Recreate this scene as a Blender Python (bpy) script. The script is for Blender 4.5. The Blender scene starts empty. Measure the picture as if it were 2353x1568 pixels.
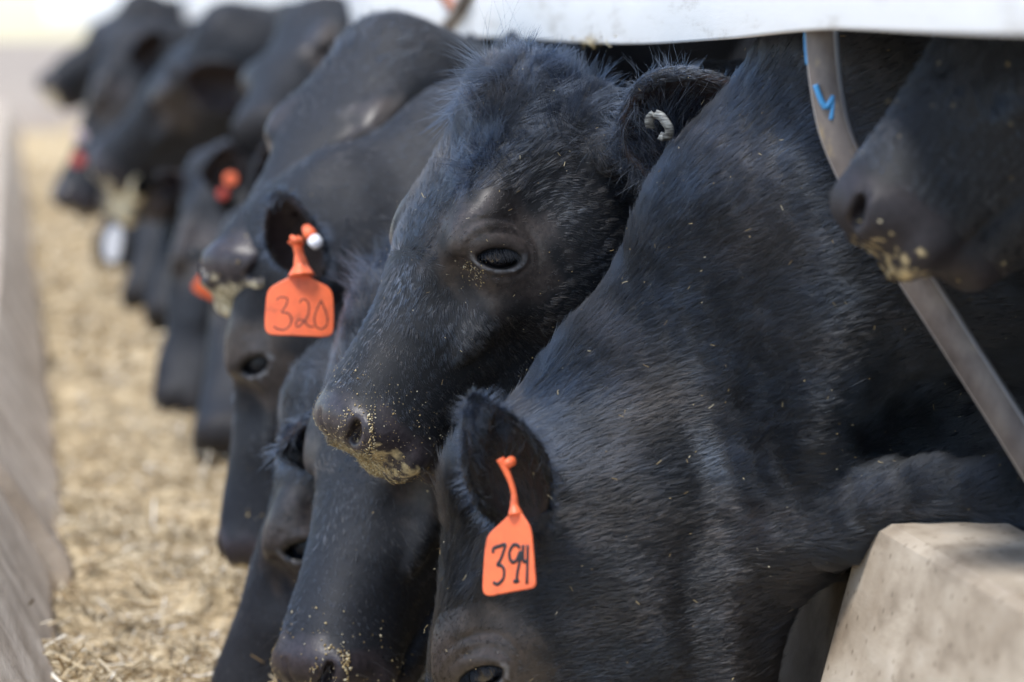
import bpy, bmesh, math, random
import numpy as np
from mathutils import Vector

FUR = 1.0
QUAL = 1.0
RNG = np.random.default_rng(7)
random.seed(7)
sc = bpy.context.scene

# ------------------------------------------------------------------ camera
YAW, PIT = math.radians(8.78), math.radians(5.6)
CAM = np.array([0.0, 0.0, 1.10])
FW = np.array([math.sin(YAW) * math.cos(PIT), math.cos(YAW) * math.cos(PIT), -math.sin(PIT)])
RT = np.array([math.cos(YAW), -math.sin(YAW), 0.0])
UP = np.cross(RT, FW)
FPX = 7487.0
cd = bpy.data.cameras.new('camera')
cam = bpy.data.objects.new('camera', cd)
sc.collection.objects.link(cam)
cam.location = CAM
cam.rotation_euler = Vector(FW).to_track_quat('-Z', 'Y').to_euler()
cd.sensor_width = 36
cd.lens = 36 * FPX / 2353.0
cd.clip_end = 500
cd.dof.use_dof = True
cd.dof.focus_distance = 3.39
cd.dof.aperture_fstop = 3.5
cd.dof.aperture_blades = 0
sc.camera = cam

# ------------------------------------------------------------------ light
SUN_EL, SUN_AZ = math.radians(64), math.radians(-118)     # azimuth measured from +Y towards +X
wd = bpy.data.worlds.new('World')
sc.world = wd
wd.use_nodes = True
wn = wd.node_tree.nodes
sky = wn.new('ShaderNodeTexSky')
sky.sky_type = 'NISHITA'
sky.sun_disc = False
sky.sun_elevation = SUN_EL
sky.sun_rotation = SUN_AZ
sky.dust_density = 0.6
sky.air_density = 1.0
wd.node_tree.links.new(sky.outputs[0], wn['Background'].inputs[0])
wn['Background'].inputs[1].default_value = 0.13
sl = bpy.data.lights.new('sun', 'SUN')
sl.energy = 1.9
sl.angle = math.radians(14)
sl.color = (1.0, 0.97, 0.92)
so = bpy.data.objects.new('sun', sl)
sc.collection.objects.link(so)
sd = Vector((math.sin(SUN_AZ) * math.cos(SUN_EL), math.cos(SUN_AZ) * math.cos(SUN_EL), math.sin(SUN_EL)))
so.rotation_euler = sd.to_track_quat('Z', 'Y').to_euler()
so.location = (-2, 0, 5)
sc.view_settings.view_transform = 'Standard'
sc.view_settings.look = 'None'
sc.view_settings.exposure = 1.12
sc.view_settings.gamma = 1
sc.render.engine = 'CYCLES'
sc.cycles.use_denoising = True
sc.cycles.max_bounces = 6
sc.cycles.transparent_max_bounces = 6
sc.render.use_persistent_data = False
try:
    sc.cycles_curves.shape = 'RIBBONS'
except Exception:
    pass


def W(px, py, d):
    """point seen at photo position (px, py) at distance d along the view axis"""
    return CAM + d * (FW + RT * ((px - 1176.5) / FPX) - UP * ((py - 784.0) / FPX))


def proj(p):
    q = np.asarray(p) - CAM
    d = q @ FW
    d = np.maximum(d, 1e-3)
    return 1176.5 + FPX * (q @ RT) / d, 784.0 - FPX * (q @ UP) / d, d


def nrm(v):
    v = np.asarray(v, float)
    return v / np.maximum(np.linalg.norm(v, axis=-1, keepdims=True), 1e-9)


# ------------------------------------------------------------------ materials
def mat(name, base, rough=0.6, spec=0.5, **kw):
    m = bpy.data.materials.new(name)
    m.use_nodes = True
    b = m.node_tree.nodes['Principled BSDF']
    b.inputs['Base Color'].default_value = (*base, 1)
    b.inputs['Roughness'].default_value = rough
    b.inputs['Specular IOR Level'].default_value = spec
    for k, v in kw.items():
        b.inputs[k.replace('_', ' ')].default_value = v
    return m


def N(m, t, **kw):
    n = m.node_tree.nodes.new(t)
    for k, v in kw.items():
        setattr(n, k, v)
    return n


def L(m, a, b):
    m.node_tree.links.new(a, b)


def noise_col(m, scale, stops, vec=None, detail=6, rough=0.6, sock='Base Color', dist=0.0):
    """colour ramp driven by noise in object space"""
    tc = N(m, 'ShaderNodeTexCoord')
    mp = N(m, 'ShaderNodeMapping')
    mp.inputs['Scale'].default_value = vec or (1, 1, 1)
    L(m, tc.outputs['Object'], mp.inputs[0])
    nz = N(m, 'ShaderNodeTexNoise')
    nz.inputs['Scale'].default_value = scale
    nz.inputs['Detail'].default_value = detail
    nz.inputs['Roughness'].default_value = rough
    nz.inputs['Distortion'].default_value = dist
    L(m, mp.outputs[0], nz.inputs['Vector'])
    cr = N(m, 'ShaderNodeValToRGB')
    e = cr.color_ramp.elements
    while len(e) < len(stops):
        e.new(0.5)
    for i, (p, c) in enumerate(stops):
        e[i].position = p
        e[i].color = (*c, 1)
    L(m, nz.outputs['Fac'], cr.inputs[0])
    if sock:
        L(m, cr.outputs[0], m.node_tree.nodes['Principled BSDF'].inputs[sock])
    return nz, cr, mp


def bump(m, src, strength=0.3, dist=0.002):
    b = N(m, 'ShaderNodeBump')
    b.inputs['Strength'].default_value = strength
    b.inputs['Distance'].default_value = dist
    L(m, src, b.inputs['Height'])
    L(m, b.outputs[0], m.node_tree.nodes['Principled BSDF'].inputs['Normal'])
    return b


def mixcol(m, fac, a, b, mode='MIX'):
    x = N(m, 'ShaderNodeMix', data_type='RGBA', blend_type=mode)
    for s, v in ((0, fac), (6, a), (7, b)):
        if isinstance(v, bpy.types.NodeSocket):
            L(m, v, x.inputs[s])
        else:
            x.inputs[s].default_value = v if s == 0 else (*v, 1)
    return x.outputs[2]


# hide of the cattle: colour attribute, faint grain
M_hide = mat('cattle_hide', (0.015, 0.015, 0.017), 0.62, 0.4)
at = N(M_hide, 'ShaderNodeAttribute', attribute_name='hide')
nz, cr, _ = noise_col(M_hide, 160, [(0.3, (0.6, 0.6, 0.6)), (0.7, (1.5, 1.45, 1.4))], sock=None)
L(M_hide, mixcol(M_hide, 1.0, at.outputs['Color'], cr.outputs[0], 'MULTIPLY'),
  M_hide.node_tree.nodes['Principled BSDF'].inputs['Base Color'])
sp_ = N(M_hide, 'ShaderNodeMapRange'); sp_.inputs[1].default_value = 0.012; sp_.inputs[2].default_value = 0.03; sp_.inputs[3].default_value = 0.66; sp_.inputs[4].default_value = 0.38
L(M_hide, at.outputs['Fac'], sp_.inputs[0]); L(M_hide, sp_.outputs[0], M_hide.node_tree.nodes['Principled BSDF'].inputs['Roughness'])
nz2, _, _ = noise_col(M_hide, 420, [(0, (0, 0, 0)), (1, (1, 1, 1))], sock=None, detail=3)
bump(M_hide, nz2.outputs['Fac'], 0.35, 0.0010)

M_fur = bpy.data.materials.new('cattle_fur')
M_fur.use_nodes = True
nt = M_fur.node_tree
nt.nodes.remove(nt.nodes['Principled BSDF'])
hb = nt.nodes.new('ShaderNodeBsdfHairPrincipled')
hb.parametrization = 'COLOR'
fa = N(M_fur, 'ShaderNodeAttribute', attribute_name='tint')
L(M_fur, fa.outputs['Color'], hb.inputs['Color'])
hb.inputs['Roughness'].default_value = 0.36
hb.inputs['Radial Roughness'].default_value = 0.6
hb.inputs['Coat'].default_value = 0.0
hb.inputs['Random Roughness'].default_value = 0.15
L(M_fur, hb.outputs[0], nt.nodes['Material Output'].inputs['Surface'])

M_lash = mat('dark_hair', (0.008, 0.009, 0.012), 0.4)
M_whisk = mat('pale_whisker', (0.25, 0.24, 0.22), 0.4)
M_eye = mat('eyeball', (0.006, 0.005, 0.006), 0.06, 0.6)
M_eye.node_tree.nodes['Principled BSDF'].inputs['Coat Weight'].default_value = 0.6
M_eye.node_tree.nodes['Principled BSDF'].inputs['Coat Roughness'].default_value = 0.03

# ------------------------------------------------------------------ helpers for objects
COL = sc.collection


def setp(o, label=None, cat=None, group=None, kind=None):
    if label: o['label'] = label
    if cat: o['category'] = cat
    if group: o['group'] = group
    if kind: o['kind'] = kind
    return o


def empty(name, loc):
    o = bpy.data.objects.new(name, None)
    o.location = loc
    o.empty_display_size = 0.1
    COL.objects.link(o)
    return o


def link(name, me, m, parent=None, smooth=True):
    o = bpy.data.objects.new(name, me)
    if m is not None:
        for mm in (m if isinstance(m, (list, tuple)) else [m]):
            me.materials.append(mm)
    if smooth and hasattr(me, 'polygons'):
        me.polygons.foreach_set('use_smooth', np.ones(len(me.polygons), bool))
    COL.objects.link(o)
    if parent is not None:
        o.parent = parent
        o.location = -Vector(parent.location)
    return o


def mesh_np(name, V, F):
    """V (n,3), F (m,k) arrays -> mesh"""
    me = bpy.data.meshes.new(name)
    V = np.asarray(V, np.float32); F = np.asarray(F, np.int32)
    k = F.shape[1]
    me.vertices.add(len(V)); me.vertices.foreach_set('co', V.ravel())
    me.loops.add(F.size); me.loops.foreach_set('vertex_index', F.ravel())
    me.polygons.add(len(F))
    me.polygons.foreach_set('loop_start', np.arange(0, F.size, k, dtype=np.int32))
    me.polygons.foreach_set('loop_total', np.full(len(F), k, np.int32))
    me.update(calc_edges=True)
    me.validate()
    return me


def tube(pts, rad, n=8, flat=None, closed_ends=True):
    """swept tube through pts; rad scalar or list; returns V, F(quads)"""
    P = np.asarray(pts, float)
    m = len(P)
    rad = np.broadcast_to(np.asarray(rad, float), (m,)) if np.ndim(rad) < 2 else np.asarray(rad)
    T = nrm(np.gradient(P, axis=0))
    ref = np.array([0.0, 0, 1]) if flat is None else np.asarray(flat, float)
    if flat is None and abs(T[0] @ ref) > 0.9:
        ref = np.array([1.0, 0, 0])
    V = []
    for i in range(m):
        a = nrm(np.cross(T[i], ref)); b = np.cross(a, T[i])
        for j in range(n):
            t = 2 * math.pi * j / n
            V.append(P[i] + rad[i] * (a * math.cos(t) + b * math.sin(t)))
    F = []
    for i in range(m - 1):
        for j in range(n):
            k = (j + 1) % n
            F.append((i * n + j, i * n + k, (i + 1) * n + k, (i + 1) * n + j))
    V.append(P[0]); V.append(P[-1])
    c0, c1 = len(V) - 2, len(V) - 1
    for j in range(0, n, 2):
        F.append((c0, (j + 2) % n, (j + 1) % n, j))
        F.append((c1, (m - 1) * n + j, (m - 1) * n + (j + 1) % n, (m - 1) * n + (j + 2) % n))
    return np.array(V), np.array(F)


def join(parts):
    V, F, o = [], [], 0
    for v, f in parts:
        V.append(v); F.append(np.asarray(f) + o); o += len(v)
    return np.concatenate(V), np.concatenate(F)


def catmull(pts, n=10):
    P = np.asarray(pts, float)
    Q = np.vstack([2 * P[0] - P[1], P, 2 * P[-1] - P[-2]])
    out = []
    for i in range(1, len(Q) - 2):
        for t in np.linspace(0, 1, n, endpoint=False):
            a, b, c, d = Q[i - 1], Q[i], Q[i + 1], Q[i + 2]
            out.append(0.5 * (2 * b + (c - a) * t + (2 * a - 5 * b + 4 * c - d) * t * t + (3 * b - a - 3 * c + d) * t ** 3))
    out.append(P[-1])
    return np.array(out)


class Noise:
    """band-limited noise from random sine waves"""
    def __init__(s, seed, wl, n=10):
        r = np.random.default_rng(seed)
        k = nrm(r.normal(size=(n, 3)))
        s.k = (k * (2 * math.pi / wl) * r.uniform(0.6, 1.5, (n, 1))).astype(np.float32)
        s.ph = r.uniform(0, 6.28, n).astype(np.float32)
        s.a = np.float32(1.4 / math.sqrt(n))

    def __call__(s, p):
        o = np.zeros(len(p), np.float32)
        p = p.astype(np.float32)
        for k, f in zip(s.k, s.ph):
            o += np.sin(p @ k + f)
        return o * s.a


# ------------------------------------------------------------------ distance fields
def smin(a, b, k):
    h = np.maximum(k - np.abs(a - b), 0) / k
    return np.minimum(a, b) - h * h * k * 0.25


def smax(a, b, k):
    return -smin(-a, -b, k)


def ell(p, c, r, R=None):
    q = p - np.asarray(c, np.float32)
    if R is not None:
        q = q @ R
    g = np.sqrt(((q / np.asarray(r, np.float32)) ** 2).sum(1)) + 1e-6
    l = np.sqrt((q * q).sum(1)) + 1e-6
    return np.where(g < 0.3, -min(r) * (1 - g), l * (1 - 1 / g)).astype(np.float32)


def ellcap(p, A, B, a0, a1, b0, b1, S):
    """capsule of elliptic section: a along the dorsal axis, b along side axis S"""
    A = np.asarray(A, np.float32); B = np.asarray(B, np.float32)
    T = B - A
    Ln = float(np.linalg.norm(T)); T = T / Ln
    S = np.asarray(S, float); S = S - T * (S @ T); S = (S / np.linalg.norm(S)).astype(np.float32)
    D = np.cross(T, S)
    q = p - A
    t = np.clip(q @ T / Ln, 0, 1)
    q = q - (t * Ln)[:, None] * T
    a = a0 + (a1 - a0) * t; b = b0 + (b1 - b0) * t
    rt = np.minimum(a, b)
    g = np.sqrt(((q @ T) / rt) ** 2 + ((q @ S) / b) ** 2 + ((q @ D) / a) ** 2) + 1e-6
    l = np.sqrt((q * q).sum(1)) + 1e-6
    return np.where(g < 0.3, -rt * (1 - g), l * (1 - 1 / g)).astype(np.float32)


# head stations: x, top z, bottom z, widest z, half width, squareness up, squareness down
HS = np.array([
    [-0.10, -0.070, -0.170, -0.11, 0.050, 2.0, 2.0],
    [-0.04, 0.000, -0.205, -0.08, 0.074, 2.0, 2.0],
    [0.00, 0.018, -0.220, -0.065, 0.088, 2.1, 2.0],
    [0.05, 0.024, -0.232, -0.055, 0.099, 2.4, 2.0],
    [0.10, 0.022, -0.238, -0.050, 0.104, 2.7, 1.9],
    [0.15, 0.016, -0.236, -0.050, 0.105, 2.8, 1.8],
    [0.20, 0.012, -0.228, -0.055, 0.100, 2.6, 1.9],
    [0.25, 0.005, -0.212, -0.062, 0.084, 2.3, 1.8],
    [0.30, -0.004, -0.190, -0.070, 0.074, 2.2, 1.9],
    [0.35, -0.008, -0.165, -0.076, 0.065, 2.3, 2.1],
    [0.40, -0.011, -0.152, -0.080, 0.064, 2.5, 2.3],
    [0.44, -0.013, -0.150, -0.082, 0.069, 2.3, 2.5],
    [0.47, -0.015, -0.147, -0.082, 0.071, 2.4, 2.5],
    [0.52, -0.022, -0.140, -0.082, 0.070, 2.4, 2.4]], float)
_xs = np.linspace(-0.12, 0.55, 200)


def _cr(col):
    """smooth (cubic) table along the head"""
    x, y = HS[:, 0], HS[:, col]
    m = np.gradient(y, x)
    i = np.clip(np.searchsorted(x, _xs) - 1, 0, len(x) - 2)
    h = x[i + 1] - x[i]; t = np.clip((_xs - x[i]) / h, 0, 1)
    return ((1 + 2 * t) * (1 - t) ** 2 * y[i] + t * (1 - t) ** 2 * h * m[i] + t * t * (3 - 2 * t) * y[i + 1] + t * t * (t - 1) * h * m[i + 1])


HT = [_cr(c) for c in range(1, 7)]
EYE = np.array([0.185, 0.100, -0.048])
EAX = nrm(np.array([0.62, -0.12, 0.75]))        # long axis of the eye opening (to the inner corner)
ENO = nrm(np.array([0.18, 0.97, 0.10]))         # outward
EAX = nrm(EAX - ENO * (EAX @ ENO))
EUP = np.cross(ENO, EAX)
if EUP[0] > 0:
    EUP = -EUP                                  # towards the poll
NOS = np.array([0.489, 0.043, -0.056])
_n = nrm([0.72, 0.68, 0.14]); _t = nrm(np.array([-0.70, 0.66, 0.34])); _t = nrm(_t - _n * (_t @ _n))
NAX = np.stack([_t, np.cross(_n, _t), _n], 1).astype(np.float32)
NOS_START = np.array([0.436, 0.012, -0.054])


def head_sdf(p, fine, eye=True):
    x = p[:, 0]
    ya = np.abs(p[:, 1]); z = p[:, 2]
    zt, zb, zc, w, nu, nd = [np.interp(x, _xs, h).astype(np.float32) for h in HT]
    up = z > zc
    hh = np.where(up, zt - zc, zc - zb)
    n = np.where(up, nu, nd)
    dz = np.abs(z - zc)
    g = ((ya / w) ** n + (dz / hh) ** n) ** (1 / n) + 1e-5
    l = np.sqrt(ya ** 2 + dz ** 2)
    d = np.where(g < 0.25, -np.minimum(w, hh) * (1 - g), l * (1 - 1 / g)) * 0.9
    # blunt muzzle
    c1 = (x - 0.500) * 0.97 + (z + 0.065) * 0.24
    c2 = (x - 0.500) * 0.90 - (z + 0.070) * 0.42
    c3 = (x - 0.500) * 0.82 + (ya - 0.020) * 0.57
    d = smax(d, smax(smax(c1, c2, 0.02), c3, 0.02), 0.024)
    d = smax(d, -(x + 0.07), 0.06)
    q = np.stack([x, ya, z], 1)
    # lower jaw
    j = ellcap(q, (0.16, 0.02, -0.165), (0.440, 0.0, -0.152), 0.058, 0.028, 0.054, 0.044, (0, 1, 0))
    d = smin(d, j, 0.012)
    # cheek muscle, brow, crest under the eye, poll
    d = smin(d, ell(q, (0.120, 0.070, -0.140), (0.085, 0.030, 0.085)), 0.05)
    d = smin(d, ell(q, (0.165, 0.088, -0.014), (0.050, 0.020, 0.018)), 0.030)
    d = smin(d, ell(q, (0.235, 0.072, -0.085), (0.075, 0.016, 0.014)), 0.035)
    d = smin(d, ell(q, (0.008, 0.0, 0.010), (0.045, 0.058, 0.028)), 0.04)
    # temple hollow behind the eye and hollow in front of it
    d = smax(d, -ell(q, (0.100, 0.124, -0.052), (0.045, 0.017, 0.022)), 0.035)
    d = smax(d, -ell(q, (0.262, 0.092, -0.035), (0.040, 0.015, 0.016)), 0.04)
    # flare around nostril
    d = smin(d, ell(q, (0.466, 0.048, -0.062), (0.024, 0.017, 0.022)), 0.026)
    d = smin(d, ell(q, (0.468, 0.030, -0.110), (0.030, 0.036, 0.020)), 0.02)
    if fine:
        # eye
        d_ne = d
        r = q - EYE.astype(np.float32)
        a = r @ EAX.astype(np.float32); b = r @ EUP.astype(np.float32); c = r @ ENO.astype(np.float32)
        d = smin(d, ell(q, EYE - ENO * 0.012, (0.034, 0.022, 0.030)), 0.022)
        g = np.sqrt((a / 0.0235) ** 2 + ((b + 0.002) / (0.0125 - 0.16 * np.abs(a - 0.004) * (a > 0.004))) ** 2) + 1e-5
        hole = np.sqrt(a * a + b * b) * (1 - 1 / g)
        hole = np.maximum(hole, -(c + 0.024))
        d = smax(d, -hole, 0.006)
        ring = np.sqrt(np.where(g < 1e-3, 0, (np.sqrt(a * a + b * b) * (1 - 1 / g) - 0.0035)) ** 2 + (c - 0.0025 + 6.0 * (a * a)) ** 2) - np.where(b > 0, 0.0066, 0.0038)
        d = smin(d, ring, 0.006)
        # lid creases
        g2 = np.sqrt((a / 0.036) ** 2 + ((b - 0.002) / 0.026) ** 2) + 1e-5
        cr2 = np.sqrt(a * a + b * b) * (1 - 1 / g2)
        d = d + 0.0022 * np.exp(-(cr2 / 0.0024) ** 2) * (np.abs(c) < 0.03)
        g3 = np.sqrt((a / 0.044) ** 2 + ((b - 0.004) / 0.038) ** 2) + 1e-5
        cr3 = np.sqrt(a * a + b * b) * (1 - 1 / g3)
        d = d + 0.0018 * np.exp(-(cr3 / 0.003) ** 2) * (np.abs(c) < 0.03) * (b > -0.01)
        if not eye:
            d = d_ne
        # nostril: a comma slot opening to the side and front
        nv = q - NOS.astype(np.float32)
        na = nv @ NAX[:, 0]; nb = nv @ NAX[:, 1]; nc = nv @ NAX[:, 2]
        nb = nb - 14.0 * na * na
        d = smax(d, -ell(np.stack([na, nb, nc], 1), (0, 0, -0.004), (0.0200, 0.0080, 0.022)), 0.006)
        d = smin(d, ell(np.stack([na, nb, nc], 1), (0.0, -0.015, -0.009), (0.020, 0.0060, 0.008)), 0.014)
        # groove between the lips
        d = d + 0.004 * np.exp(-((z + 0.134 - 0.15 * (x - 0.44)) / 0.005) ** 2) * (x > 0.33) * (x < 0.50)
        # philtrum
        d = d + 0.003 * np.exp(-(ya / 0.004) ** 2) * (x > 0.47) * (z > -0.12)
    return d.astype(np.float32)


for _k in range(60):
    _v = head_sdf(NOS_START[None].astype(np.float32), False)[0]
    if _v > -0.0005: break
    NOS_START = NOS_START + _n * max(0.0005, -_v * 0.7)
NOS = NOS_START


def rotvec(r):
    th = np.linalg.norm(r)
    if th < 1e-9:
        return np.eye(3)
    k = r / th
    K = np.array([[0, -k[2], k[1]], [k[2], 0, -k[0]], [-k[1], k[0], 0]])
    return np.eye(3) + math.sin(th) * K + (1 - math.cos(th)) * K @ K


LM = dict(poll=(0.0, 0, 0.035), eye=tuple(EYE), nostril=tuple(NOS), nose=(0.503, 0, -0.060),
          chin=(0.46, 0.0, -0.150), brow=(0.14, 0, 0.017), bridge=(0.25, 0, 0.003), bridge2=(0.36, 0, -0.011), snout=(0.46, 0, -0.022),
          jaw=(0.10, 0.05, -0.235), ear=(0.035, 0.095, -0.05), corner=(0.37, 0.052, -0.112), lip=(0.482, 0.0, -0.120), rim=(0.42, 0.055, -0.138))


def squash(X, k):
    X = np.array(X, float)
    X[..., 0] = np.where(X[..., 0] > 0.19, 0.19 + (X[..., 0] - 0.19) * k, 0.19 + (X[..., 0] - 0.19) * (k * 0.5 + 0.5))
    return X


def solve_head(lms, d, scale=1.0, prior=0.02, yawhint=0.0, tc=None, fk=0.93):
    """place the head so that its landmarks are seen where the photograph shows them; d = distance of the head's middle"""
    names = [k for k in lms]
    X = squash([LM[k] for k in names], fk); U = np.array([lms[k][:2] for k in names], float)
    wt = np.array([lms[k][2] if len(lms[k]) > 2 else 1.0 for k in names])
    ctr = np.array([0.22, 0, -0.07])
    i, j = int(np.argmin(X[:, 0])), int(np.argmax(X[:, 0]))
    dv = U[j] - U[i]
    xa = nrm(RT * dv[0] - UP * dv[1]); ya = nrm(-FW - xa * (-FW @ xa)); za = np.cross(xa, ya)
    R0 = np.stack([xa, ya, za], 1)
    R0 = rotvec(UP * yawhint) @ R0
    prm = np.zeros(6)
    prm[3:5] = U.mean(0); prm[5] = scale

    def place(q):
        return R0 @ rotvec(q[:3]), q[5], W(q[3], q[4], d)

    def res(q):
        R, s, o = place(q)
        pts = o + s * ((X - ctr) @ R.T)
        u, v, _ = proj(pts)
        ex = [] if tc is None else (-FW @ R - nrm(tc)) * 900
        return np.concatenate([ex, ((u - U[:, 0]) * wt), ((v - U[:, 1]) * wt), q[:3] * prior * 600, [(q[5] - scale) * 2500]])

    lam = 1.0
    r = res(prm)
    for it in range(60):
        J = np.stack([(res(prm + np.eye(6)[k] * h) - r) / h for k, h in enumerate([1e-4] * 3 + [0.1] * 2 + [1e-4])], 1)
        A = J.T @ J
        st = np.linalg.solve(A + lam * np.diag(np.diag(A) + 1e-9), -J.T @ r)
        r2 = res(prm + st)
        if (r2 ** 2).sum() < (r ** 2).sum():
            prm = prm + st; r = r2; lam *= 0.4
        else:
            lam *= 4
    R, s, o = place(prm)
    org = o - s * (R @ ctr)
    pts = org + s * (X @ R.T)
    u, v, _ = proj(pts)
    return R, s, org


class Cow:
    def __init__(s, key, lms, d, neck, body, scale=1.0, vox=0.01, ears=None, fine=False, seed=1, prior=0.02, yawhint=0.0, extra=None, neckk=0.09, xcut=1.25, tc=None, fk=0.93):
        s.fk = fk
        s.key, s.vox, s.fine, s.seed = key, vox, fine, seed
        s.R, s.s, s.o = solve_head(lms, d, scale, prior, yawhint, tc, fk)
        s.R32 = s.R.astype(np.float32)
        s.n1 = Noise(seed, 0.20); s.n2 = Noise(seed + 50, 0.035)
        s.neck = [dict(p=np.asarray(q[0], float), a=q[1], b=q[2]) for q in neck]
        s.body = np.asarray(body, float)
        s.extra = extra or []
        s.xcut = xcut
        s.amp = 0.003
        s.hole = True
        s.crust = 0
        s.neckk = neckk
        # ears: list of (base_world, axis_world, opening_world, length, width)
        s.ears = []
        for side in (1, -1):
            e = (ears or {}).get(side)
            base = s.w(np.array([0.030, 0.088 * side, -0.055]))
            if e is None:
                ax = s.R @ nrm([-0.30, 0.90 * side, -0.15]); op = s.R @ nrm([0.55, 0.35 * side, -0.65])
                s.ears.append((base, ax, op, 0.17 * s.s, 0.052 * s.s, 0))
            elif e == 'none':
                continue
            else:
                tip, op = e[0], e[1]
                if len(e) > 3 and e[3] is not None: base = e[3]
                v = tip - base
                s.ears.append((base, nrm(v), nrm(op), float(np.linalg.norm(v)), e[2] if len(e) > 2 else 0.05, 0))
        s.ears = [(b, a, nrm(o - a * (o @ a)), l, w_, t) for b, a, o, l, w_, t in s.ears]

    def w(s, q):
        return s.o + s.s * (squash(q, s.fk) @ s.R.T)

    def loc(s, p):
        q = ((p - s.o.astype(np.float32)) @ s.R32) / np.float32(s.s)
        q[:, 0] = np.where(q[:, 0] > 0.19, 0.19 + (q[:, 0] - 0.19) / np.float32(s.fk), 0.19 + (q[:, 0] - 0.19) / np.float32(s.fk * 0.5 + 0.5))
        return q

    def ear(s, p, e):
        b, a, o, l, w_, _ = e
        wv = np.cross(a, o)
        q = p - b.astype(np.float32)
        u = q @ a.astype(np.float32); v = q @ wv.astype(np.float32); n = q @ o.astype(np.float32)
        t = np.clip(u / l, 0, 1)
        wf = (0.62 + 0.9 * t - 1.05 * t * t) / 0.81          # leaf outline
        n2 = n - 0.35 * (v * v) / w_ * 1.0                    # cup
        P = np.stack([u - l * 0.5, v / np.maximum(wf, 0.3), n2], 1)
        d1 = ell(P, (0, 0, 0), (l * 0.53, w_, w_ * 0.40))
        d2 = ell(P, (l * 0.02, 0, w_ * 0.30), (l * 0.45, w_ * 0.84, w_ * 0.50))
        d = smax(d1, -d2, 0.006)
        bb = b - o * w_ * 0.3
        return smin(d, ellcap(p, bb - a * 0.02, bb + a * l * 0.20, min(w_ * 0.42, 0.022), 0.018, min(w_ * 0.42, 0.022), 0.014, o), 0.02)

    def f(s, p, coarse=False):
        p = p.astype(np.float32)
        q = s.loc(p)
        d = np.full(len(p), 9.0, np.float32)
        m = (q[:, 0] > -0.30) & (q[:, 0] < 0.75) & (np.abs(q[:, 1]) < 0.35) & (q[:, 2] > -0.5) & (q[:, 2] < 0.25)
        if m.any():
            d[m] = head_sdf(q[m], s.fine, s.hole) * (s.s * 0.95)
        # neck
        S = np.array([0.0, 1.0, 0.0])
        nk = None
        for A, B in zip(s.neck[:-1], s.neck[1:]):
            e = ellcap(p, A['p'], B['p'], A['a'], B['a'], A['b'], B['b'], S)
            nk = e if nk is None else smin(nk, e, 0.10)
        bd = s.body
        if coarse or True:
            tr = ellcap(p, bd + (0.05, 0, 0), bd + (1.15, 0.1, 0.0), 0.33, 0.36, 0.25, 0.29, S)
            nk = smin(nk, tr, 0.15)
        if coarse:
            for lx, ly in ((0.12, -0.16), (0.12, 0.16), (1.12, -0.1), (1.12, 0.22)):
                t = bd + (lx, ly, -0.2)
                nk = smin(nk, ellcap(p, t, (t[0], t[1], 0.42), 0.11, 0.06, 0.09, 0.05, S), 0.08)
                nk = smin(nk, ellcap(p, (t[0], t[1], 0.42), (t[0] + 0.02, t[1], 0.08), 0.05, 0.045, 0.045, 0.04, S), 0.04)
        d = smin(d, nk, s.neckk)
        for e in s.extra:
            if e[0] == 'add':
                d = smin(d, ellcap(p, *e[1:8]), e[8])
            else:
                d = smax(d, -ellcap(p, *e[1:8]), e[8])
        # broad muscle relief
        hm = np.clip((0.16 - q[:, 0]) / 0.2, 0.25, 1) if s.fine else 1.0
        d = d + s.amp * s.n1(p) * hm + 0.0004 * s.n2(p) * hm
        for e in s.ears:
            r = p - (e[0] + e[1] * e[3] * 0.5).astype(np.float32)
            m = (r * r).sum(1) < (e[3] * 0.5 + 0.10) ** 2
            if m.any():
                d[m] = smin(d[m], s.ear(p[m], e), 0.016)
        return d


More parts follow.
